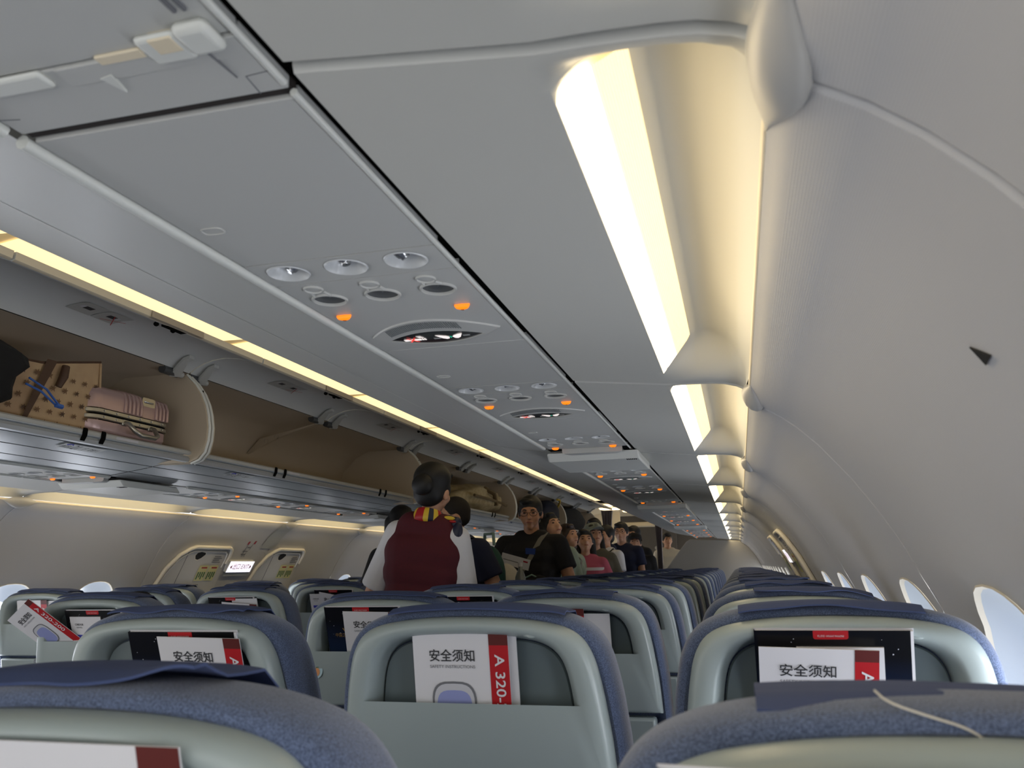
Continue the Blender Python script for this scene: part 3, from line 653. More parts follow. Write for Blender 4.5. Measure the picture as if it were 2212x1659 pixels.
for pts in ([(-.055, .052, 1.143), (-.05, .040, 1.138), (-.03, .032, 1.132), (-.012, .029, 1.127), (0, .030, 1.118)], [(.065, .05, 1.139), (.085, .036, 1.133), (.11, .030, 1.118)]):
    for _ in range(2): pts = [pts[0]] + [tuple(p + (r - p) * t for p, r in zip(a, b)) for a, b in zip(pts, pts[1:]) for t in (.25, .75)] + [pts[-1]]
    q = MB(); q.tube([(x, sy(z, d), z) for x, d, z in pts], .0007, 'offwhite', 6); q.build('loose_thread', seats[1, 'w', 0], 60)
# ------------------------------------------------------------------ things in the seat pockets
def sheet(w, h, t, curl=0, n=10, bulge=0):
    """upright sheet: bottom at z=0, faces -y; curl bends its top"""
    f = [[(-w / 2 + w * i / n, curl * (j / 8) ** 2 * (1 if bulge == 0 else math.sin(PI * i / n)), h * j / 8) for i in range(n + 1)] for j in range(9)]
    b = [[(x, y + t, z) for x, y, z in r] for r in f]; return f, b
def put(mb, f, b, m, mb_back=None):
    mb.loft(f, m, False); mb.loft(b, mb_back or m, False)
    for e in (lambda r: r[0], lambda r: r[-1]): mb.loft([[e(r) for r in f], [e(r) for r in b]], mb_back or m, False)
    mb.loft([f[-1], b[-1]], mb_back or m, False); mb.loft([f[0], b[0]], mb_back or m, False)
FRONT = lambda x, y, z: Matrix(((1, 0, 0, x), (0, 0, -1, y), (0, 1, 0, z), (0, 0, 0, 1)))
def safety_card(curl=.0):
    w, h = .162, .205
    c = MB(); f, b = sheet(w, h, .0016, curl); 
    put(c, f, b, 'paper'); yy = lambda z: curl * (z / h) ** 2 - .0006
    bx = w / 2 - .032
    zs = [h * j / 8 for j in range(9)]
    cr = MB(); cr.loft([[(bx, yy(z), z), (w / 2 + .0002, yy(z), z)] for z in [0] + [z for z in zs if 0 < z < h * .91] + [h * .91]], 'red', False); cr.loft([[(bx, yy(z), z), (w / 2 + .0002, yy(z), z)] for z in (h * .91, h + .0003)], 'brown_red', False)
    T = MB(); z1 = h * .82
    text_mb(T, '安全须知', .021, FRONT(-.014, -.0006, z1), 'ink', width=.077, bold=.012)
    text_mb(T, 'SAFETY INSTRUCTIONS', .0072, FRONT(-.014, -.0006, z1 - .0165), 'ink_grey', width=.077)
    text_mb(T, 'A 320-200', .0225, FRONT(bx + .016, -.0008, h * .55) @ Matrix.Rotation(-PI / 2, 4, 'Z'), 'paper', width=.118, bold=.012)
    # printed window
    V = lambda cx, cz, hw, hh: [(cx + hw * math.copysign(abs(math.cos(a)) ** .6, math.cos(a)), -.0005, cz + hh * math.copysign(abs(math.sin(a)) ** .6, math.sin(a))) for a in [2 * PI * k / 28 for k in range(28)]]
    W = MB(); A, B_, C_ = V(-.014, .085, .038, .043), V(-.014, .085, .0345, .0395), V(-.014, .080, .030, .034)
    W.loft([A, B_], 'ink_grey'); W.loft([B_, C_], 'paper_shade'); W.loft([C_, [(-.014, y - .0001, .080) for x, y, z in C_]], 'window_print')
    for q in (T, W): q.v = [(x, y + yy(z), z) for x, y, z in q.v]
    return c, cr, T, W
def make_card(curl):
    root = empty('safety_card'); c, cr, T, W = safety_card(curl); c.build('card_sheet', root, 50); cr.build('red_band', root)['label'] = 'red band with brown top'; T.build('lettering', root); W.build('printed_window', root); return root
def make_magazine(v):
    root = empty('magazine'); w, h, t = .212, .275, .006
    p = MB(); p.box(-w / 2 + .002, w / 2 + .004, .0008, t - .0008, 0, h - .001, 'paper'); p.build('pages', root)
    c = MB(); c.box(-w / 2, w / 2, 0, .0008, 0, h, 'mag_cover'); c.box(-w / 2, w / 2 + .005, t - .0008, t, 0, h + .0015, 'paper_shade'); c.box(-w / 2, -w / 2 + .001, 0, t, 0, h, 'navy'); c.build('cover', root)
    r = MB(); pts = [(-.024, h), (.024, h)] + [(.0205 + .0035 * math.cos(a), h - .0105 - .0035 * math.sin(a) + .001) for a in (0, .5, 1, PI / 2)] + [(-.0205 - .0035 * math.sin(a), h - .0105 - .0035 * math.cos(a) + .001) for a in (0, .5, 1, PI / 2)]
    r.prism([(x + .0, -.0006, z) for x, z in pts], (0, .0004, 0), 'red'); r.build('red_tab', root)
    T = MB(); text_mb(T, '机上杂志 · INFLIGHT MAGAZINE', .0038, FRONT(0, -.0010, h - .008), 'paper', width=.036)
    text_mb(T, '- 275 -', .006, FRONT(0, -.0006, h - .030), 'brown_red'); text_mb(T, '中国之翼', .012, FRONT(-.062, -.0006, h - .078), 'gold', width=.04)
    text_mb(T, 'WINGS', .022, FRONT(.0, -.0006, h - .066), 'gold', width=.12); text_mb(T, 'OF CHINA', .014, FRONT(.035, -.0006, h - .088), 'gold', width=.07)
    T.build('lettering', root)
    s = MB(); r_ = random.Random(v)
    for _ in range(26):
        x, z, q = r_.uniform(-w / 2 + .01, w / 2 - .01), r_.uniform(.1, h - .012), r_.uniform(.0003, .0009); s.box(x - q, x + q, -.0004, -.0002, z - q, z + q, 'star')
    s.build('printed_stars', root); return root
def make_bag():
    root = empty('paper_bag'); w, h = .118, .222; b = MB(); f, k = sheet(w, h, .003); put(b, f, k, 'paper'); b.build('bag_body', root)
    s = MB(); s.box(-.045, .034, -.0006, -.0003, .148, .161, 'bag_blue'); s.build('blue_stripe', root)
    s = MB(); s.box(-.045, .034, -.0005, -.0002, .105, .148, 'offwhite'); s.box(-.045, .036, -.0005, -.0002, .1035, .1047, 'bag_blue'); s.box(-.045, .036, -.0005, -.0002, .088, .0892, 'bag_blue'); s.build('printed_panel', root)
    T = MB(); text_mb(T, 'AIR', .0115, FRONT(-.018, -.0009, .0965), 'bag_blue', bold=.01); text_mb(T, 'CHINA', .0115, FRONT(.008, -.0009, .0965), 'exit_red'); text_mb(T, 'A', .0115, FRONT(.032, -.0009, .0965), 'bag_blue', bold=.01)
    text_mb(T, 'CRIDGE', .009, FRONT(-.026, -.0009, .196), 'ink', bold=.02); text_mb(T, 'RAVEL', .008, FRONT(-.026, -.0009, .186), 'ink_grey'); text_mb(T, '1  1', .007, FRONT(-.012, -.0009, .114), 'red'); T.build('lettering', root); return root
P_CARD = [snapshot(make_card(c)) for c in (0.0, -.012, -.006)]; P_MAG = [snapshot(make_magazine(3))]; P_BAG = [snapshot(make_bag())]
fresh = {id(t): True for t in P_CARD + P_MAG + P_BAG}
LEAN = ((1, 'w', 1), (1, 'a', 1), (1, 'a', 2), (1, 'a', 3), (-1, 'a', 0), (-1, 'a', 1), (-1, 'a', 2))
def pocket(tree, seat_key, dx, dz, depth, roll=0, label='', cat='', grp='', yaw=0):
    s = seats[seat_key]; o = tree[0] if fresh.get(id(tree)) else dup(tree); fresh[id(tree)] = False
    z = .93 + dz; a = math.atan(TILT)
    o.location = s.location + Vector((dx, sy(z, depth), z)); o.rotation_euler = (a, roll, yaw)
    if seat_key in LEAN: o.rotation_euler.x += .16; o.location.y += .008; o.location.z += .003   # pushed forward by the thick magazine behind
    o.rotation_mode = 'ZYX'; tag(o, label, cat, grp); return o
def seat_words(k):
    side, c, r = k; return f'{NAMEC[c]} {"in the near block" if side > 0 else "across the aisle"}, {nth(r)}'
CARDS = {  # seat: (variant, dx, dz, depth, roll)
    (1, 'm', 0): (0, -.10, -.08, .014, -.02), (1, 'm', 1): (0, -.013, -.035, .014, 0), (1, 'w', 1): (1, -.033, -.042, .014, .03), (1, 'a', 1): (2, .076, -.033, .014, .02),
    (1, 'a', 2): (0, -.012, -.034, .014, .02), (1, 'm', 2): (0, -.03, -.035, .014, 0), (1, 'a', 3): (1, .045, -.045, .014, .1), (1, 'm', 3): (0, -.02, -.04, .014, 0), (1, 'w', 2): (0, .03, -.05, .014, .03), (1, 'w', 3): (0, .03, -.05, .014, 0),
    (1, 'a', 4): (2, .04, -.045, .014, .06), (1, 'a', 5): (1, .06, -.02, .014, .18), (1, 'm', 4): (0, -.03, -.035, .014, .04), (1, 'w', 6): (1, .05, -.01, .014, .25), (1, 'm', 5): (1, .0, -.035, .014, .06), (1, 'a', 7): (0, .03, -.04, .014, .02), (1, 'm', 6): (0, 0, -.035, .014, .1),
    (-1, 'a', 0): (0, -.105, .03, .018, -.6), (-1, 'm', 1): (0, .07, -.03, .014, 0), (-1, 'a', 1): (2, .01, -.05, .014, .08), (-1, 'a', 2): (1, -.01, -.04, .014, .2), (-1, 'w', 2): (0, .05, -.05, .014, 0), (-1, 'w', 1): (0, -.03, -.04, .014, 0)}
for k, (v, dx, dz, dp, rl) in CARDS.items():
    c_ = pocket(P_CARD[v], k, dx, dz, dp, rl, f'safety card in pocket of {seat_words(k)}', 'safety card', 'safety cards')
    if k == (1, 'm', 0): c_.location = (1.065, .559, .894); c_.rotation_euler = (.29, 0, 0)
    if abs(rl) > .5: c_.rotation_euler.x += .35
MAGS = {(1, 'w', 0): (.0, -.172, .030), (1, 'w', 1): (-.007, -.088, .030), (1, 'a', 1): (.038, -.092, .030), (1, 'a', 2): (-.039, -.088, .030), (1, 'a', 3): (0, -.09, .030), (1, 'w', 2): (.05, -.09, .030), (1, 'w', 3): (.03, -.095, .030), (1, 'a', 4): (-.01, -.085, .030), (1, 'a', 5): (.06, -.09, .030),
    (-1, 'a', 0): (.02, -.105, .030), (-1, 'a', 1): (-.02, -.095, .030), (-1, 'w', 2): (0, -.09, .030), (-1, 'a', 2): (.02, -.09, .030), (1, 'm', 6): (.02, -.10, .030)}
for k, (dx, dz, dp) in MAGS.items():
    m_ = pocket(P_MAG[0], k, dx, dz, dp, 0, f'dark magazine in pocket of {seat_words(k)}', 'magazine', 'inflight magazines')
    if k == (1, 'w', 0): m_.location = (1.551, .562, .829); m_.rotation_euler = (.31, .025, 0)
BAGS = {(1, 'm', 1): (.021, -.055, .022), (1, 'w', 1): (.004, -.062, .022), (1, 'a', 1): (.058, -.055, .022), (1, 'm', 2): (.055, -.065, .022), (1, 'm', 3): (.03, -.055, .022), (-1, 'a', 0): (-.01, -.075, .022), (-1, 'a', 1): (.045, -.05, .022), (-1, 'a', 2): (-.055, -.06, .022), (-1, 'w', 1): (.05, -.06, .022), (-1, 'w', 3): (-.02, -.045, .022)}
for k, (dx, dz, dp) in BAGS.items():
    pocket(P_BAG[0], k, dx, dz, dp, 0, f'white paper bag in pocket of {seat_words(k)}', 'paper bag', 'paper bags')
# ------------------------------------------------------------------ exits, signs and the forward end
def along(side, y, z, off=0.0):  # point on the sidewall, off = metres towards the cabin
    e = .01; dx, dz = WX(z + e) - WX(z - e), 2 * e; l = math.hypot(dx, dz); return Vector((side * (WX(z) - off * dz / l), y, z + off * dx / l))
def wpatch(mb, side, y0, y1, z0, z1, off, m, n=8):
    mb.loft([[along(side, y, z0 + (z1 - z0) * k / n, off) for y in (y0, y1)] for k in range(n + 1)], m, False)
def exit_hatch(side, y0, y1, which):
    where = 'across the aisle' if side < 0 else 'in the near wall'
    root = empty('exit_hatch', (0, 0, 0), 0, f'pale overwing exit hatch with handle recess {where}, {which}', 'exit hatch')
    zt = 1.362; r = .16
    d = MB(); out = [(y0, .35)]
    out += [(y0 + .0, zt - .24), (y0 + .04, zt - .13), (y0 + .10, zt - .05), (y0 + .17, zt - .012), (y0 + .21, zt), (y1 - .05, zt), (y1 - .018, zt - .012), (y1, zt - .05), (y1, zt - .10)]
    cy = (y0 + y1) / 2
    rows = []; zs = [.35 + (zt - .35) * k / 26 for k in range(27)]
    for z in zs:
        if z <= zt - .24: a = y0
        else: a = interp([(p[0], p[1]) for p in out[1:6]][::-1], z)
        b = y1 if z < zt - .05 else interp([(p[0], p[1]) for p in out[6:9]], z)
        rows.append([along(side, a + (b - a) * j / 6, z, .010) for j in range(7)])
    d.loft(rows, 'wall_plain', False); d.build('hatch_panel', root, 50)
    f = MB(); path = [along(side, y, z, .012) for y, z in out]; f.tube(path, .012, 'door_trim', 8); path = [along(side, y0 + .025 + (y - y0) * (y1 - y0 - .05) / (y1 - y0), min(z, zt) - .026 if z > .4 else z, .012) for y, z in out]; f.tube(path, .005, 'wall_plain', 6); f.build('hatch_frame', root, 60)
    s = MB(); q = [(y0 + .17, zt - .02), (y0 + .17, zt - .30)]; s.tube([along(side, y, z, .011) for y, z in q], .0016, 'ink_grey', 4); q = [(y0 + .17, zt - .265), (y0 + .42, zt - .265)]
    s.tube([along(side, y0 + .17, 1.13, .011), along(side, y0 + .43, 1.13, .011)], .003, 'ink_grey', 4); s.build('panel_seam', root)
    h = MB(); hc = y0 + .30; hz = zt - .052; pts = [(hc - .05, 0), (hc - .03, -.024), (hc, -.03), (hc + .03, -.018), (hc + .058, .008), (hc + .05, .02), (hc, .026), (hc - .04, .02)]
    h.loft([[along(side, y, hz + z * 1.0, .0115) for y, z in pts], [along(side, hc + (y - hc) * .9, hz + z * .85, .0112) for y, z in pts]], 'door_trim'); h.add([along(side, hc + (y - hc) * .9, hz + z * .85, .0114) for y, z in pts], [tuple(range(8))], 'dark'); h.build('handle_recess', root)
    for k, (a, b) in enumerate(((.36, .455), (.465, .56))):
        t = MB(); wpatch(t, side, y0 + a, y0 + b, 1.155, 1.25, .0125, 'yellow_tag')
        wpatch(t, side, y0 + a + .025, y0 + b - .012, 1.232, 1.240, .0135, 'exit_red', 2)
        for j in range(4): wpatch(t, side, y0 + a + .01 + .021 * j, y0 + a + .022 + .021 * j, 1.165 + .012 * (j % 2), 1.21, .0135, 'leaf', 2)
        t.build('instruction_label', root)
    t = MB()
    for j in range(4): wpatch(t, side, y0 + .46, y0 + .55 - .02 * (j % 2), 1.268 + .012 * j, 1.273 + .012 * j, .0125, 'ink_grey', 2)
    t.build('printed_notice', root)
    w = MB(); N = 28; E_ = lambda sc, off: [along(side, cy + sc * .115 * math.copysign(abs(math.cos(a)) ** .8, math.cos(a)), .92 + sc * .185 * math.copysign(abs(math.sin(a)) ** .8, math.sin(a)), off) for a in [2 * PI * k / N for k in range(N)]]
    w.loft([E_(1.12, .011), E_(1.06, .022), E_(1, .021), E_(.9, .012)], 'rim'); wo = w.build('hatch_window', root, 50); p = MB(); p.poly(E_(.9, .012), 'pane'); p.build('pane', wo)
    return root
exit_hatch(-1, 4.345, 4.965, 'the nearer one'); exit_hatch(-1, 5.33, 5.93, 'the farther one'); exit_hatch(1, 4.25, 4.87, 'the nearer one'); exit_hatch(1, 5.23, 5.85, 'the farther one')
def exit_sign(side, y, label):
    root = empty('exit_sign', (0, 0, 0), 0, label, 'exit sign'); b = MB(); zs = (1.206, 1.280); hw = .145
    for off in (.003, .022): pass
    q = [along(side, y - hw, zs[0], .02), along(side, y + hw, zs[0], .02), along(side, y + hw, zs[1], .02), along(side, y - hw, zs[1], .02)]; back = [along(side, y - hw, zs[0], .0), along(side, y + hw, zs[0], .0), along(side, y + hw, zs[1], .0), along(side, y - hw, zs[1], .0)]
    b.loft([back, q], 'rail'); b.add(q, [(0, 1, 2, 3)], 'exit_white'); b.build('lit_box', root, bevel=.003)
    u = (q[1] - q[0]).normalized() * (1 if side < 0 else -1); v = (q[3] - q[0]).normalized(); n = u.cross(v); c = (q[0] + q[2]) / 2 + n * .001
    T = MB(); M = Matrix(((u.x, v.x, n.x, c.x), (u.y, v.y, n.y, c.y), (u.z, v.z, n.z, c.z), (0, 0, 0, 1)))
    text_mb(T, '出口 EXIT', .048, M, 'exit_red', width=.185)
    for a in (1, -1): T.add([M @ Vector((a * .105, .016, 0)), M @ Vector((a * .125, 0, 0)), M @ Vector((a * .105, -.016, 0))], [(0, 1, 2)], 'exit_red')
    T.build('lettering', root); s = MB(); wpatch(s, side, y - hw, y + hw, 1.180, 1.203, .012, 'bin_grey', 2); s.build('shelf_strip', root)
exit_sign(-1, 5.15, 'lit white exit sign with red letters between the hatches across the aisle'); exit_sign(1, 5.05, 'lit white exit sign seen edge-on in the near wall')
n = MB(); z0 = 1.31
for j, (a, b, z1, z2) in enumerate(((5.10, 5.12, 1.38, 1.40), (5.17, 5.19, 1.385, 1.405))): wpatch(n, -1, a, b, z1, z2, .002, 'exit_red', 2)
for a, b, z1, z2 in ((5.115, 5.12, 1.34, 1.385), (5.165, 5.17, 1.345, 1.385), (5.13, 5.16, 1.36, 1.364), (5.10, 5.16, 1.335, 1.339), (5.10, 5.15, 1.315, 1.319), (5.12, 5.124, 1.30, 1.335), (5.15, 5.154, 1.30, 1.33)): wpatch(n, -1, a, b, z1, z2, .002, 'ink_grey', 2)
tag(n.build('evacuation_diagram'), 'small red and grey evacuation diagram on the wall above the exit sign', 'notice')
n = MB(); wpatch(n, -1, 5.19, 5.28, 1.125, 1.14, .01, 'door_trim', 2); tag(n.build('pull_tab'), 'small white pull tab on the wall below the exit sign', 'tab')
b = MB()
b.loft([[along(-1, y, z, .004) for y in (5.29, 5.47)] for z in [1.52 - .02 * k for k in range(9)]], 'bin_grey', False); struct(b.build('trim_20'))
# black wedge marker on the near wall
k = MB(); A = [along(1, .749, 1.3725, .0), along(1, .731, 1.360, .0), along(1, .754, 1.3575, .0)]; nn = Vector((-.7, 0, -.7)) * .0015
k.prism([p + nn * .2 for p in A], nn, 'dark'); tag(k.build('wedge_marker'), 'small black triangle marker on the near wall panel', 'marker')
# forward end
w = MB(); zc = [(x, z) for x, z in WPROF if z < 1.53]
w.prism([(.36, 13.2, .02), (.36, 13.2, 1.09), (.42, 13.2, 1.13), (.74, 13.2, 1.53), (.80, 13.2, 1.566), (1.535, 13.2, 1.53)] + [(x - .004, 13.2, z) for x, z in WPROF if .02 < z < 1.53], (0, .04, 0), 'bulkhead'); tag(w.build('partition', bevel=.008), 'plain grey partition with a slanted edge ahead of the near seats', 'partition')
struct_mb = MB(); struct_mb.box(-1.85, 1.85, 16.0, 16.05, 0, 2.3, 'fwd_wall'); struct(struct_mb.build('wall_front'))
w = MB(); w.box(-1.85, -.42, 14.5, 14.55, 0, 2.2, 'cream'); tag(w.build('galley_wall'), 'cream galley wall lit from above beyond the bins', 'wall panel')
w = MB(); w.box(-1.6, -.45, 12.62, 12.66, 0, 1.5, 'bulkhead'); tag(w.build('low_partition'), 'grey partition behind the queue across the aisle', 'partition')
d = MB(); d.box(-.30, .42, 15.9, 15.99, 0, 1.95, 'fwd_wall'); dr = tag(d.build('cockpit_door', bevel=.01), 'dark brown door at the far end of the aisle', 'door')
d = MB(); d.lathe([(.06, 0), (.055, -.01), (.03, -.012)], (.16, 15.9, 1.30), 'bulkhead', 20, 'y', False, True); d.build('door_roundel', dr)
d = MB(); d.lathe([(.035, 0), (.03, -.008)], (.05, 15.9, 1.50), 'bulkhead', 16, 'y', False, True); d.build('door_peephole', dr)
def curtain(x, y, w, z0, z1, label):
    c = MB(); N = 40; rows = []
    for z, s_ in ((z1, 1.25), (z1 - .15, 1.0), (z1 - .4, .8), (z1 - .7, .78), (z0, 1.0)):
        rows.append([(x + s_ * (-w / 2 + w * i / N), y + .03 * math.sin(i * 1.9), z) for i in range(N + 1)])
    c.loft(rows, 'curtain', False); tag(c.build('curtain', angle=60), label, 'curtain')
curtain(-.345, 12.5, .14, .0, 2.0, 'grey pleated curtain gathered at the aisle by the cream wall'); curtain(.345, 13.15, .10, .0, 1.9, 'grey curtain bunched at the edge of the slanted partition')
f = MB(); f.loft([[(x, y, z) for x, z in ((-1.7, 1.6), (-1.2, 2.0), (-.6, 2.1), (.6, 2.1), (1.2, 2.0), (1.7, 1.6))] for y in (12.4, 16)], 'cream', False); struct(f.build('trim_21'))
for i, (x, y, a, b) in enumerate(((-.42, 12.75, .16, .07), (-.42, 13.5, .2, .08), (-.1, 14.3, .25, .1))):
    q = MB(); q.lathe([(1, 0), (.9, -.02), (.6, -.03)], (0, 0, 0), 'spot', 20, 'z', False, True, a, b); tag(q.build('spot_light', loc=(x, y, 2.095)), f'bright oval ceiling lamp in the forward galley, {nth(i, "lamp")}', 'ceiling light')
q = MB(); q.box(-.40, .3, 14.9, 15.3, 1.86, 1.93, 'cream'); tag(q.build('ceiling_box', bevel=.01), 'cream ceiling box above the far door', 'ceiling box')

# ------------------------------------------------------------------ luggage in the open bins
root = empty('tote_bag', (-.65, 1.90, 1.655), 0, 'tan patterned shopping bag with brown trim standing in the open bin', 'bag')
b = MB(); A = [(-.02, -.13), (.03, .0), (.06, .19), (.075, .455), (-.26, .46), (-.28, -.13)]; B_ = [(.0, -.12), (.05, .0), (.075, .2), (.085, .44), (-.2, .43), (-.2, -.12)]
T = (.17, .195, .20, .255, .25, .18)
b.loft([[(x, y, .0) for x, y in A], [(x * 1.05, y, .1) for x, y in A], [(x, y, t) for (x, y), t in zip(B_, T)]], 'tan'); b.loft([[(x, y, t) for (x, y), t in zip(B_, T)], [(x * .8 - .01, y * .96, t - .03) for (x, y), t in zip(B_, T)]], 'tan', True, False, True); bagmb = b
q = MB(); q.tube([(x, y, t) for (x, y), t in zip(B_, T)] + [(B_[0][0], B_[0][1], T[0])], .004, 'brown', 6); q.build('top_trim', root)
q = MB(); q.tube([(.077, .453, .002), (.086, .45, .12), (.087, .44, .25)], .004, 'tan', 6); q.build('side_seam', root)
def face(u, v): # front face of the bag, u along y, v up
    for (x1, y1), (x2, y2) in zip(A, A[1:4]):
        if y1 <= u <= y2:
            xa = x1 + (x2 - x1) * (u - y1) / (y2 - y1)
            (p, a_), (r, c_) = [(B_[i][0], B_[i][1]) for i in range(4) if A[i] == (x1, y1)][0], [(B_[i][0], B_[i][1]) for i in range(4) if A[i] == (x2, y2)][0]
            xb = p + (r - p) * (u - y1) / (y2 - y1); t = min(1, max(0, v / .2)); return Vector((xa * 1.05 + (xb - xa * 1.05) * max(0, (t - .45) / .55) + .004 + .002 * (1 - t), u, v))
    return Vector((.08, u, v))
q = bagmb; r_ = random.Random(4); sh = [(-.012, -.004), (-.004, .0), (-.008, .008), (0, .004), (.004, .012), (.006, .004), (.013, .005), (.007, -.001), (.009, -.011), (.002, -.004), (-.006, -.012), (-.003, -.004)]
for i in range(12):
    for j in range(6):
        u, v = -.10 + .048 * i + .02 * (j % 2), .014 + .038 * j
        if u > .43 or v > .185 + .1 * min(0, u - .1) : continue
        kk = .85 + .2 * r_.random(); q.add([face(u + a * kk, v + c * kk) for a, c in sh], [tuple(range(12))], 'pattern' if (i + j) % 3 else 'brown')
q.build('bag_body', root, 30)
q = MB(); q.add([face(.15, .0), face(.165, .0), face(.255, .215), face(.215, .215)], [(0, 1, 2, 3)], 'brown'); q.xf(Matrix.Translation((.003, 0, 0))); q.build('brown_stripe', root)
q = MB(); q.tube([face(.27, .135) + Vector((.006, 0, 0)), face(.278, .17) + Vector((.012, 0, 0)), face(.285, .205) + Vector((.008, 0, 0))], [.010, .014, .012], 'brown', 10); q.build('leather_tab', root, 60)

root = empty('suitcase', (-.60, 2.505, 1.655), 0, 'ribbed pink hard suitcase with metal frame lying in the open bin', 'suitcase')
def rbox(cx, cy, hx, hy, r, n=5): return [(cx + sx_ * (hx - r) + r * math.cos(a), cy + sy_ * (hy - r) + r * math.sin(a)) for sx_, sy_, a0 in ((1, 1, 0), (-1, 1, PI / 2), (-1, -1, PI), (1, -1, 1.5 * PI)) for a in [a0 + PI / 2 * k / n for k in range(n + 1)]]
cx, hx, hy = -.15, .20, .205
def shell(z0, z1, top):
    m = MB(); s = 1 if top else -1; zz = [(z0, 1.0), (z0 + (z1 - z0) * .55, 1.0), (z0 + (z1 - z0) * .8, .975), (z0 + (z1 - z0) * .94, .92), (z1, .82)]
    m.loft([[(cx + (x - cx) * k, y * k, z) for x, y in rbox(cx, 0, hx, hy, .05)] for z, k in zz], 'pink', True, False, True)
    return m
m = shell(.098, .178, True)
for k in range(12):
    y = -.045 + .0205 * k
    if 5 <= k <= 7: continue
    m.tube([(cx + hx + .001, y, .10), (cx + hx + .001, y, .142), (cx + hx * .96, y, .165), (cx + hx * .80, y, .180), (cx + .02, y, .181)], .0065, 'pink', 8)
m.build('upper_shell', root, 60); shell(.055, .006, False).build('lower_shell', root, 60)
for z0, z1 in ((.058, .075), (.079, .096)):
    m = MB(); o = rbox(cx, 0, hx + .006, hy + .006, .055); m.loft([[(x, y, z0) for x, y in rbox(cx, 0, hx, hy, .05)], [(x, y, z0 + .003) for x, y in o], [(x, y, z1 - .003) for x, y in o], [(x, y, z1) for x, y in rbox(cx, 0, hx, hy, .05)]], 'alu')
    for k in range(6): m.lathe([(.004, 0), (.003, .003)], (cx + hx + .006, -.15 + .06 * k, (z0 + z1) / 2), 'chrome', 8, 'x', False, True)
    m.build('metal_frame', root, 50)
m = MB(); m.loft([[(x, y, .0772) for x, y in rbox(cx, 0, hx + .002, hy + .002, .05)], [(x, y, .0768) for x, y in rbox(cx, 0, hx - .01, hy - .01, .05)]], 'gap'); m.build('closing_gap', root)
m = MB(); X = cx + hx; m.tube([(X + .004, -.045, .062), (X + .02, -.045, .058), (X + .045, -.035, .030), (X + .05, -.015, .020), (X + .05, .06, .020), (X + .045, .08, .030), (X + .02, .09, .058), (X + .004, .09, .062)], .0085, 'alu', 10); m.build('carry_handle', root, 60)
m = MB(); m.box(X - .004, X + .008, -.06, -.03, .052, .074, 'alu'); m.box(X - .004, X + .008, .076, .105, .052, .074, 'alu'); m.build('handle_mount', root, bevel=.003)
m = MB(); m.loft([[(X - .035, y, z) for y, z in rbox(.075, .168, .035, .016, .008)], [(X + .001, y, z - .012) for y, z in rbox(.075, .168, .035, .016, .008)]], 'alu', True, True, True); m.tube([(X - .002, .05, .158), (X + .003, .055, .156), (X + .003, .095, .156), (X - .002, .10, .158)], .003, 'chrome', 6); m.build('top_latch', root, 60)

def lump(name, c, r, m, label, cat, seed=0, ns=.25, sub=3, flat=.0):
    bm = bmesh.new(); bmesh.ops.create_icosphere(bm, subdivisions=sub, radius=1)
    from mathutils import noise
    for v in bm.verts:
        p = v.co.copy(); k = 1 + ns * noise.noise(p * 1.7 + Vector((seed, 0, 0))) + ns * .5 * noise.noise(p * 4 + Vector((0, seed, 0))); q = p * k
        v.co = Vector((q.x * r[0], q.y * r[1], max(q.z, -.75 if flat else -9) * r[2]))
    me = bpy.data.meshes.new(name); bm.to_mesh(me); bm.free(); me.materials.append(MATS[m]); me.polygons.foreach_set('use_smooth', [True] * len(me.polygons))
    o = bpy.data.objects.new(name, me); COL.objects.link(o); o.location = c
    if label: tag(o, label, cat)
    return o
o = lump('backpack', (-.565, 1.80, 1.78), (.085, .20, .115), 'black_cloth', 'black cloth backpack with a blue drawcord in the open bin', 'backpack', 1, .3)
q = MB(); q.tube([(.05, .19, -.02), (.06, .24, -.035), (.065, .29, -.065), (.06, .31, -.062), (.06, .26, -.025), (.05, .20, .0)], .0035, 'cord', 6); q.tube([(.062, .30, -.067), (.062, .325, -.068)], .008, 'cord', 6); q.build('drawcord', o, 60)
o = lump('duffel_bag', (-.70, 6.95, 1.77), (.20, .62, .13), 'duffel', 'cream duffel bag with a brown strap lying in the open bin', 'duffel bag', 5, .22, 4)
q = MB(); q.tube([(.19, -.5, .0), (.215, -.1, -.01), (.21, .3, -.02), (.18, .5, -.02)], .012, 'duffel_strap', 6); q.tube([(.12, .0, .1), (.2, .05, .05), (.215, .05, -.05)], .02, 'duffel_strap', 6); q.build('strap', o, 60)
o = lump('round_bag', (-.62, 9.55, 1.80), (.16, .28, .15), 'navy_bag', 'navy round bag with yellow piping in the farther open bin', 'bag', 8, .08)
q = MB(); q.tube([(.16 * math.cos(t) * .9 + .02, .27 * math.sin(t), .15 * math.cos(t)) for t in [PI * k / 12 - .3 for k in range(13)]], .012, 'yellow', 6); q.build('piping', o, 60)
lump('black_bag', (-.66, 11.2, 1.80), (.17, .75, .16), 'black_cloth', 'black soft bag filling the last open bin', 'bag', 12, .12)
o = lump('cloth_cap', (-1.05, 3.215, 1.075), (.13, .05, .05), 'black_cloth', 'black fuzzy cap tucked in a seat pocket across the aisle', 'cap', 3, .1)
s = seats[1, 'a', 2]; q = MB(); zz = .937
q.lathe([(.0, 0), (.021, 0)], (0, 0, 0), 'sticker_blue', 24, 'y'); q.xf(Matrix.Translation((-.183, sy(zz, -.0012), zz)))
st = tag(q.build('round_sticker', loc=s.location), 'round pale blue sticker with a peach on a grey seat back', 'sticker')
q = MB(); q.lathe([(.0, 0), (.013, 0)], (-.183, sy(zz, -.0018), zz - .003), 'peach', 16, 'y'); q.build('peach_print', st); q = MB()
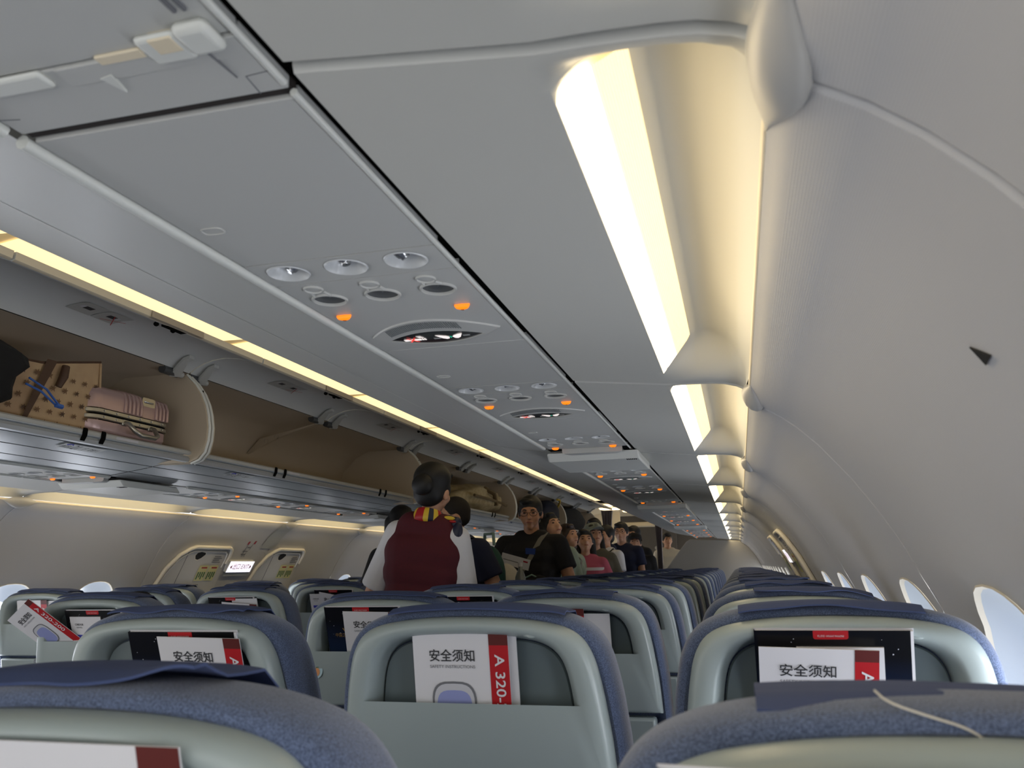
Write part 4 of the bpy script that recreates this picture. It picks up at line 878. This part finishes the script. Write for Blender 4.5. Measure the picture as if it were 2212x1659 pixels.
for a in (-.5, .5): q.add([(-.183, sy(zz, -.0020), zz + .006), (-.183 + .014 * a, sy(zz, -.0020), zz + .016), (-.183 + .020 * a, sy(zz, -.0020), zz + .009)], [(0, 1, 2)], 'leaf')
q.build('leaf_print', st)
# ------------------------------------------------------------------ people
def pose_fn(H, lean=0, side=0, hyaw=0, hpitch=0, hroll=0):
    k = H / 1.7
    up_M = Matrix.Translation((0, 0, .95)) @ Matrix.Rotation(-lean, 4, 'X') @ Matrix.Rotation(side, 4, 'Y') @ Matrix.Translation((0, 0, -.95))
    hd_M = up_M @ Matrix.Translation((0, 0, 1.50)) @ Matrix.Rotation(hyaw, 4, 'Z') @ Matrix.Rotation(-hpitch, 4, 'X') @ Matrix.Rotation(hroll, 4, 'Y') @ Matrix.Translation((0, 0, -1.50))
    Sc = Matrix.Scale(k, 4)
    return {'low': Sc, 'up': Sc @ up_M, 'head': Sc @ hd_M}
def cap(mb, p0, p1, r0, r1, m, flat=False, sy_=1.0):
    p0, p1 = Vector(p0), Vector(p1)
    mb.tube([p0, p0.lerp(p1, .33), p0.lerp(p1, .66), p1], [r0, r0 + (r1 - r0) * .33, r0 + (r1 - r0) * .66, r1], m, 14)
    if not flat: mb.ball(p0, r0, m, 14, 8); mb.ball(p1, r1, m, 14, 8)
def blob(name, mbs, m, parent, voxel, it=4, fac=.5):
    """union of closed shapes -> one continuous smooth surface"""
    vs, fs = [], []
    for mb in mbs:
        o = len(vs); vs += mb.v; fs += [tuple(o + i for i in f) for f in mb.f]
    me = bpy.data.meshes.new('tmp'); me.from_pydata(vs, [], fs)
    bm = bmesh.new(); bm.from_mesh(me); bmesh.ops.recalc_face_normals(bm, faces=bm.faces); bm.to_mesh(me); bm.free()
    o = bpy.data.objects.new('tmp', me); COL.objects.link(o)
    r = o.modifiers.new('r', 'REMESH'); r.mode = 'VOXEL'; r.voxel_size = voxel
    s = o.modifiers.new('s', 'SMOOTH'); s.iterations = it; s.factor = fac
    out = bpy.data.meshes.new_from_object(o.evaluated_get(bpy.context.evaluated_depsgraph_get()))
    bpy.data.objects.remove(o); bpy.data.meshes.remove(me)
    out.name = name; out.materials.clear(); out.materials.append(MATS[m]); out.polygons.foreach_set('use_smooth', [True] * len(out.polygons))
    q = bpy.data.objects.new(name, out); COL.objects.link(q); q.parent = parent; return q
FOOT = [0.0]
def piece(fn, M):
    mb = MB(); fn(mb); mb.xf(M)
    mb.v = [(p[0] + FOOT[0] * min(0, p[2] - 1.05) / 1.05, p[1], p[2]) for p in mb.v]; return mb
def hand(mb, w, d, curl=.6, side=1, m='skin'):
    w, d = Vector(w), Vector(d).normalized(); n = d.cross(Vector((0, 0, 1))); n = n.normalized() if n.length > .1 else Vector((1, 0, 0)); dn = n.cross(d)
    for k in range(3): cap(mb, w + n * (.018 * (k - 1)), w + d * .075 + n * (.022 * (k - 1)), .014, .013, m)
    for k, L in enumerate((.062, .072, .068, .052)):
        b = w + d * .08 + n * (.020 * (k - 1.5)); e = b + d * L * .5 - dn * L * .2 * curl; f = e + d * L * .35 - dn * L * .6 * curl
        cap(mb, b, e, .0092, .0085, m); cap(mb, e, f, .0085, .0075, m)
    t = w + d * .02 + n * side * .026; cap(mb, t, t + d * .035 + n * side * .026, .011, .010, m); cap(mb, t + d * .035 + n * side * .026, t + d * .062 + n * side * .022, .010, .008, m)
def person(label, x, y, face, H=1.70, skin='skin', hair='hair', hairstyle='short', top='navy_shirt', sleeve='short', build=1.0, lean=0, side=0, hyaw=0, hpitch=0, hroll=0, arms=None, voxel=.011, vest=None, legs='trousers', female=False, z=0, glasses=False, foot=True):
    P = pose_fn(H, lean, side, hyaw, hpitch, hroll); root = empty('person', (x, y, z), face, label, 'person')
    FOOT[0] = .9 * x * math.cos(face) * foot   # feet stand in the aisle, shoulders lean out over the seats
    w = build; sw = (.150 if female else .168) * w; b = []
    arms = arms or [((.235, .02, 1.12), (.20, .10, .90)), ((-.235, .02, 1.12), (-.20, .10, .90))]
    def low(mb):
        for s in (1, -1):
            cap(mb, (s * .085, 0, .90), (s * .10, .01, .50), .085 * w, .055, skin); cap(mb, (s * .10, .01, .50), (s * .11, -.02, .09), .052, .036, skin); cap(mb, (s * .11, -.03, .045), (s * .12, .12, .035), .035, .03, skin)
        cap(mb, (-.075, 0, .93), (.075, 0, .93), .108 * w, .108 * w, skin)
    def torso(mb, g=0.0):
        cap(mb, (-.07, 0, .95), (.07, 0, .95), .105 * w + g, .105 * w + g, skin); cap(mb, (-.06 * w, .0, 1.08), (.06 * w, .0, 1.08), .098 * w + g, .098 * w + g, skin)
        cap(mb, (-.075 * w, .005, 1.20), (.075 * w, .005, 1.20), .102 * w + g, .102 * w + g, skin); cap(mb, (-.085 * w, .0, 1.29), (.085 * w, .0, 1.29), .098 * w + g, .098 * w + g, skin)
        cap(mb, (-sw + .02, -.005, 1.372), (sw - .02, -.005, 1.372), .058 + g, .058 + g, skin); cap(mb, (-.07, -.012, 1.415), (.07, -.012, 1.415), .048 + g, .048 + g, skin)
    def neck(mb): cap(mb, (0, -.018, 1.40), (0, .0, 1.53), .056 if not female else .047, .052 if not female else .044, skin)
    def head(mb):
        mb.ball((0, -.002, 1.607), (.076, .094, .093), skin, 24, 16); cap(mb, (0, .02, 1.545), (0, .062, 1.510), .056, .027, skin); mb.ball((0, .03, 1.555), (.062, .058, .06), skin, 20, 12)
        for s in (1, -1):
            mb.ball((s * .040, .052, 1.562), (.028, .03, .028), skin, 12, 8); mb.ball((s * .030, .080, 1.617), (.024, .013, .010), skin, 12, 8); mb.ball((s * .078, -.004, 1.578), (.010, .022, .032), skin, 12, 8)
        cap(mb, (0, .088, 1.600), (0, .106, 1.567), .008, .0125, skin); mb.ball((0, .085, 1.532), (.024, .014, .012), skin, 12, 8)
        for s in (1, -1): mb.ball((s * .012, .095, 1.565), (.009, .010, .008), skin, 8, 6)
    def arm(mb, g=0.0, sl=None):
        for s, (e, h) in zip((1, -1), arms):
            sh = P['up'] @ Vector((s * sw, -.005, 1.372)); e, h = P['low'] @ Vector(e), P['low'] @ Vector(h)
            if sl is None:
                cap(mb, sh, e, .050 * w, .038, skin); cap(mb, e, h, .038, .026, skin); hand(mb, h, h - e, .7, -s if False else s, skin)
            elif sl == 'long': cap(mb, sh, e, .050 * w + g, .040 + g, skin, False); cap(mb, e, e.lerp(h, .95), .040 + g, .030 + g, skin, True); mb.ball(e, .04 + g, skin)
            else:
                q = sh.lerp(e, sl); cap(mb, sh, q, .052 * w + g, .050 * w + g * 1.35, skin, True); mb.ball(sh, .052 * w + g, skin)
    parts = [piece(low, P['low']), piece(torso, P['up']), piece(neck, P['up']), piece(head, P['head'])]; a = MB(); arm(a); parts.append(a)
    blob('body', parts, skin, root, voxel, 3, .45)
    g = .014; parts = [piece(lambda mb: torso(mb, g), P['up'])]; a = MB(); arm(a, g, {'short': .62, 'elbow': .88, 'long': 'long'}[sleeve]); parts.append(a)
    shirt = blob('shirt', parts, top, root, voxel, 3)
    if vest: blob('vest', [piece(lambda mb: (torso_v(mb, sw, w)), P['up'])], vest, root, voxel, 18)
    def tr(mb):
        for s in (1, -1): cap(mb, (s * .085, 0, .93), (s * .10, .01, .50), .100 * w, .068, skin); cap(mb, (s * .10, .01, .50), (s * .11, -.02, .10), .068, .055, skin, True)
        cap(mb, (-.075, 0, .94), (.075, 0, .94), .122 * w, .122 * w, skin)
    blob('trousers', [piece(tr, P['low'])], legs, root, .016, 3)
    for s in (1, -1):
        blob('shoe', [piece(lambda mb: cap(mb, (s * .11, -.035, .047), (s * .12, .13, .040), .046, .040, skin), P['low'])], 'shoe', root, .012, 2)
    # face
    for s in (1, -1):
        e = MB(); e.ball((s * .030, .0835, 1.598), (.012, .007, .0048), 'eye', 12, 8); e.xf(P['head']).build('eye', root, 60)
        e = MB(); e.tube([(s * .014, .094, 1.617), (s * .03, .0935, 1.622), (s * .048, .081, 1.617)], [.003, .004, .002], hair if hair != 'buzz' else 'hair', 6); e.xf(P['head']).build('eyebrow', root, 60)
    e = MB(); e.tube([(-.022, .088, 1.534), (-.008, .098, 1.537), (0, .098, 1.536), (.008, .098, 1.537), (.022, .088, 1.534)], [.002, .0045, .004, .0045, .002], 'lip', 8); e.xf(P['head']).build('lips', root, 60)
    def hr(mb):
        if hairstyle == 'buzz': mb.ball((0, -.014, 1.618), (.0805, .096, .092), hair, 24, 16); mb.ball((0, -.04, 1.58), (.074, .062, .06), hair, 20, 12)
        else:
            mb.ball((0, -.013, 1.622), (.085, .101, .094), hair, 24, 16); mb.ball((0, -.045, 1.575), (.076, .062, .065), hair, 20, 12)
            for s in (1, -1): mb.ball((s * .072, .012, 1.60), (.014, .03, .035), hair, 10, 8)
            mb.ball((.02, .062, 1.675), (.05, .03, .022), hair, 12, 8)
        if hairstyle == 'long':
            for s in (1, -1): cap(mb, (s * .065, -.03, 1.60), (s * .085, -.03, 1.36), .045, .03, hair)
            cap(mb, (0, -.07, 1.60), (0, -.085, 1.33), .065, .05, hair)
        if hairstyle == 'bob':
            for s in (1, -1): cap(mb, (s * .066, -.015, 1.61), (s * .070, -.005, 1.50), .040, .034, hair)
            cap(mb, (0, -.06, 1.60), (0, -.06, 1.48), .068, .058, hair)
        if hairstyle == 'bun':
            mb.ball((0, -.02, 1.650), (.092, .095, .084), hair, 24, 14); mb.ball((0, -.03, 1.60), (.080, .085, .085), hair, 24, 14)
    blob('hair', [piece(hr, P['head'])], hair, root, .007, 5)
    if glasses:
        q = MB()
        for s in (1, -1):
            q.tube([(s * .033 + .025 * math.cos(t), .105 - .006 * abs(math.cos(t)) * (1 if math.cos(t) * s > 0 else 0), 1.595 + .017 * math.sin(t)) for t in [2 * PI * k / 20 for k in range(21)]], .0016, 'glasses', 6, False); q.tube([(s * .058, .098, 1.600), (s * .079, .05, 1.600), (s * .082, -.01, 1.596)], .0016, 'glasses', 6)
        q.tube([(-.009, .106, 1.60), (0, .109, 1.602), (.009, .106, 1.60)], .0016, 'glasses', 6); q.xf(P['head']).build('glasses_frame', root, 60)
    return root, P
def torso_v(mb, sw, w):
    g = .024
    cap(mb, (-.07, 0, .97), (.07, 0, .97), .105 * w + g, .105 * w + g, 'vest'); cap(mb, (-.06 * w, .0, 1.08), (.06 * w, .0, 1.08), .098 * w + g, .098 * w + g, 'vest'); cap(mb, (-.075 * w, .005, 1.20), (.075 * w, .005, 1.20), .102 * w + g, .102 * w + g, 'vest')
    cap(mb, (-.085 * w, .0, 1.29), (.085 * w, .0, 1.29), .098 * w + g, .098 * w + g, 'vest'); cap(mb, (-sw + .045, -.008, 1.372), (sw - .045, -.008, 1.372), .054 + g, .054 + g, 'vest'); cap(mb, (-.078, -.012, 1.412), (.078, -.012, 1.412), .053 + g, .053 + g, 'vest')
def strap(root, P, pts, w, m, edge=None, name='strap'):
    q = MB(); rows = []
    pts = [Vector(p) for p in pts]
    for i, p in enumerate(pts):
        t = (pts[min(i + 1, len(pts) - 1)] - pts[max(i - 1, 0)]).normalized(); s = t.cross(Vector((0, 1, 0))); s = s.normalized() if s.length > .2 else Vector((1, 0, 0))
        n = Vector((p.x * .6, p.y, max(0, p.z - 1.33) * 1.6)); n = n.normalized() * .006
        rows.append([p - s * w + n * .2, p - s * w + n, p + s * w + n, p + s * w + n * .2])
    q.loft(rows, m, True, True, True); o = q.xf(P['up']).build(name, root, 60)
    if edge:
        e = MB(); e.tube([r[1] for r in rows], .004, edge, 5); e.xf(P['up']).build('strap_edge', o, 60)
    return o

# cabin attendant, seen from behind
root, P = person('cabin attendant from behind in a dark red vest and white shirt, hair in a bun', 0.035, 3.78, 0, 1.675, 'skin', 'hair', 'bun', 'white_shirt', 'elbow', 1.0, lean=.05, side=.115, hyaw=-.14, hpitch=-.05, arms=[((.222, .05, 1.10), (.21, .26, 1.05)), ((-.25, .05, 1.10), (-.22, .20, .98))], voxel=.007, vest='vest', female=True)
q = MB(); q.ball((.004, -.118, 1.612), (.054, .036, .052), 'hair', 20, 12); q.xf(P['head']).build('hair_bun', root, 60)
q = MB(); q.ball((.073, -.06, 1.66), (.003, .008, .003), 'chrome', 8, 6); q.xf(P['head']).build('hair_pin', root)
q = MB(); N = 40; rows = []
for r_, z_ in ((.066, 1.425), (.080, 1.435), (.079, 1.452), (.072, 1.480), (.063, 1.492), (.056, 1.486)): rows.append([(r_ * 1.02 * math.cos(2 * PI * k / N), -.012 + r_ * 1.05 * math.sin(2 * PI * k / N), z_ - .012 * math.sin(2 * PI * k / N)) for k in range(N)])
q.loft(rows, 'scarf_navy'); cols = ['scarf_navy', 'scarf_navy', 'scarf_yellow', 'scarf_red', 'scarf_red', 'scarf_yellow', 'scarf_navy', 'scarf_yellow', 'scarf_red', 'scarf_navy']
for i, f in enumerate(q.f): q.m[i] = q.mi(cols[((i % N) // 2 + 0) % 10])
sc = q.xf(P['up']).build('neck_scarf', root, 60)
for c, r_, m in (((.105, -.02, 1.455), (.035, .03, .028), 'scarf_navy'), ((.145, -.03, 1.445), (.03, .025, .032), 'scarf_navy'), ((.115, -.05, 1.465), (.03, .014, .010), 'scarf_yellow'), ((.165, -.05, 1.405), (.026, .02, .045), 'scarf_navy'), ((.135, -.05, 1.45), (.02, .012, .007), 'scarf_red')):
    q = MB(); q.ball(c, r_, m, 14, 10); q.xf(P['up']).build('scarf_knot', sc, 60)
q = MB(); q.ball((.262, -.045, 1.13), (.0075, .006, .0075), 'vest', 10, 8); q.xf(P['low']).build('cuff_button', root)

# man with the green backpack strap
root, P = person('man in a navy top with a teal backpack strap, half hidden by the attendant', 0.05, 4.75, PI * .76, 1.62, 'skin', 'buzz', 'buzz', 'navy_shirt', 'short', 1.16, lean=.30, hyaw=-.35, hpitch=-.1, arms=[((.27, .03, 1.10), (.20, .22, 1.0)), ((-.27, .03, 1.10), (-.20, .2, 1.0))], voxel=.009)
for s in (1, -1): strap(root, P, [(s * .105, -.10, 1.33), (s * .105, -.06, 1.43), (s * .105, .0, 1.452), (s * .11, .07, 1.41), (s * .12, .115, 1.30), (s * .135, .12, 1.18), (s * .16, .09, 1.06)], .03, 'teal', 'teal_edge', 'backpack_strap')
bp = lump('backpack', (.085, 4.75, 0), (.14, .08, .20), 'teal', 'teal backpack on the back of the man in the navy top', 'backpack', 21, .06); bp.rotation_euler = (0, 0, PI * .76); bp.location = Vector((.04, 4.98, 1.13))
q = MB(); q.tube([(-.06, 0, .20), (-.05, 0, .27), (.05, 0, .27), (.06, 0, .20)], .010, 'teal_edge', 8); q.build('top_loop', bp, 60)
q = MB(); q.lathe([(.03, 0), (.032, .02), (.032, .12), (.022, .15), (.012, .165), (.012, .185)], (0, 0, 0), 'bottle', 16, 'z', True, True); bo = tag(q.build('water_bottle', loc=(.24, 4.95, 1.02)), 'clear plastic water bottle beside the man in the navy top', 'bottle')
q = MB(); q.lathe([(.014, .183), (.014, .205)], (0, 0, 0), 'paper', 12, 'z', True, True); q.build('bottle_cap', bo)
# dark haired passenger left of the attendant
person('passenger with long black hair standing behind the attendant by the seats', -.48, 4.85, .35, 1.575, 'skin', 'hair', 'long', 'black_shirt', 'long', .95, foot=False, voxel=.012, female=True, hpitch=-.15)
# man in glasses
root, P = person('man in glasses and a black tee looking up, holding a boarding pass', .155, 5.6, PI * .97, 1.665, 'skin2', 'hair', 'short', 'black_shirt', 'short', 1.12, hyaw=.2, hpitch=.15, arms=[((.30, .03, 1.10), (.12, .25, 1.08)), ((-.29, .03, 1.10), (-.10, .27, 1.0))], voxel=.007, glasses=True)
q = MB(); q.add([(-.07, .119, 1.345), (.0, .125, 1.35), (.0, .125, 1.31), (-.065, .121, 1.305)], [(0, 1, 2, 3)], 'blue_print'); q.xf(P['up']).build('printed_logo', root)
strap(root, P, [(-.12, -.08, 1.40), (-.11, .0, 1.45), (-.09, .08, 1.40), (-.03, .125, 1.28), (.06, .13, 1.15), (.15, .10, 1.02)], .016, 'grey_pack', None, 'shoulder_strap')
q = MB(); q.box(-.095, .095, -.0008, .0008, -.035, .035, 'paper'); q.box(-.08, .02, -.0014, -.0008, -.005, .0, 'ink_grey'); q.box(.05, .08, -.0014, -.0008, .01, .02, 'exit_red')
o = tag(q.build('boarding_pass', loc=(.11, 5.335, 1.235)), 'white boarding pass held by the man in glasses', 'boarding pass'); o.rotation_euler = (.2, .28, .1)
o = lump('jacket', (.05, 5.33, 1.10), (.10, .07, .12), 'offwhite', 'pale folded jacket held by the man in glasses', 'jacket', 31, .15)
o = lump('shoulder_bag', (.24, 5.34, 1.05), (.12, .05, .10), 'black_cloth', 'black shoulder bag in front of the man in glasses', 'bag', 33, .06)
q = MB(); q.tube([(-.09, -.01, .07), (-.02, -.02, .10), (.06, -.02, .06), (.11, -.01, -.03)], .006, 'teal_edge', 6); q.build('bag_piping', o, 60)
# the queue behind him
root, P = person('passenger in a sage jacket with a bowed dark haired head', .12, 6.35, PI * 1.2, 1.60, 'skin', 'hair', 'bob', 'sage', 'long', 1.0, lean=.12, hyaw=.3, hpitch=-.45, voxel=.012, female=True)
q = MB(); q.tube([(.088 * math.cos(t), -.01, 1.60 + .105 * math.sin(t)) for t in [PI * k / 14 for k in range(15)]], .010, 'grey_pack', 8); q.xf(P['head']).build('headband', root, 60)
root, P = person('passenger in profile with brown hair and a sage shirt, looking down', .12, 6.95, PI * 1.35, 1.54, 'skin', 'hair_brown', 'bob', 'sage', 'short', .95, lean=.08, hpitch=-.25, voxel=.012, female=True)
strap(root, P, [(-.1, -.1, 1.38), (-.09, .0, 1.44), (-.07, .09, 1.38), (.0, .125, 1.25), (.1, .12, 1.08)], .012, 'grey_pack', None, 'shoulder_strap')
root, P = person('passenger in a pink and white striped top with black hair', .25, 7.15, PI * 1.1, 1.50, 'skin', 'hair', 'long', 'pink_stripe', 'short', 1.0, hpitch=-.2, voxel=.012, female=True)
for z1 in (1.33, 1.22, 1.10):
    q = MB(); q.lathe([(1, -.014), (1.01, 0), (1, .014)], (0, 0, z1), 'white_stripe', 28, 'z', False, False, .205, .123); q.xf(P['up']).build('white_stripe', root, 60)
root, P = person('woman in a grey cap and olive top with long black hair, head bowed', .265, 7.6, PI * 1.08, 1.56, 'skin', 'hair', 'long', 'olive', 'long', .95, hpitch=-.35, hyaw=.25, voxel=.012, female=True)
def ballcap(root, P, m, logo=None):
    q = MB(); q.lathe([(.094, 1.63), (.096, 1.65), (.09, 1.69), (.07, 1.715), (.04, 1.727), (.002, 1.73)], (0, -.008, 0), m, 28, 'z', False, True, 1, 1.1); c = q.xf(P['head']).build('cap', root, 60)
    q = MB(); rows = []
    for i in range(13):
        t = -1 + i / 6; rows.append([(.083 * t, .06 + .03 * (1 - abs(t)), 1.640 - .008 * t * t), (.078 * t, .085 + .095 * (1 - t * t) ** .6, 1.627 - .016 * t * t), (.078 * t, .085 + .095 * (1 - t * t) ** .6, 1.623 - .016 * t * t), (.083 * t, .06 + .03 * (1 - abs(t)), 1.634 - .008 * t * t)])
    q.loft(rows, m, True, True, True); q.xf(P['head']).build('cap_brim', c, 60)
    if logo: q = MB(); text_mb(q, logo, .04, Matrix.Translation((0, .1035, 1.675)) @ Matrix.Rotation(PI, 4, 'Z') @ Matrix.Rotation(PI / 2 - .25, 4, 'X'), 'ink'); q.xf(P['head']).build('cap_emblem', c)
ballcap(root, P, 'cap_grey', '狼')
root, P = person('man in a white shirt with a black backpack strap, looking aside', .225, 8.45, PI * .78, 1.59, 'skin', 'hair', 'short', 'white_shirt', 'short', 1.05, hyaw=.15, hpitch=-.1, voxel=.013)
for s in (1, -1): strap(root, P, [(s * .11, -.1, 1.38), (s * .105, .0, 1.452), (s * .11, .08, 1.40), (s * .12, .125, 1.26), (s * .14, .12, 1.1)], .025, 'black_cloth', None, 'backpack_strap')
person('tall man behind the grey cap, only hair and glasses showing', .03, 9.0, PI * 1.05, 1.69, 'skin', 'hair', 'short', 'navy_shirt', 'short', 1.0, voxel=.014, glasses=True)
person('man in glasses and a dark navy shirt behind the white shirt', .25, 9.5, PI * .95, 1.665, 'skin', 'hair', 'short', 'navy_shirt', 'short', 1.08, hyaw=.1, voxel=.013, glasses=True)
person('dark haired man at the back of the queue, half hidden', .27, 10.5, PI * .9, 1.665, 'skin', 'hair', 'short', 'black_shirt', 'short', 1.0, voxel=.015)
root, P = person('person in a black cap and black top near the partition', .345, 9.95, PI * 1.05, 1.545, 'skin', 'hair', 'short', 'black_shirt', 'long', 1.12, hpitch=-.25, voxel=.013); ballcap(root, P, 'black_cloth')
person('crew member in a cream jacket behind the slanted partition', .42, 13.75, PI * 1.1, 1.69, 'skin', 'hair', 'short', 'offwhite', 'long', 1.0, voxel=.015)
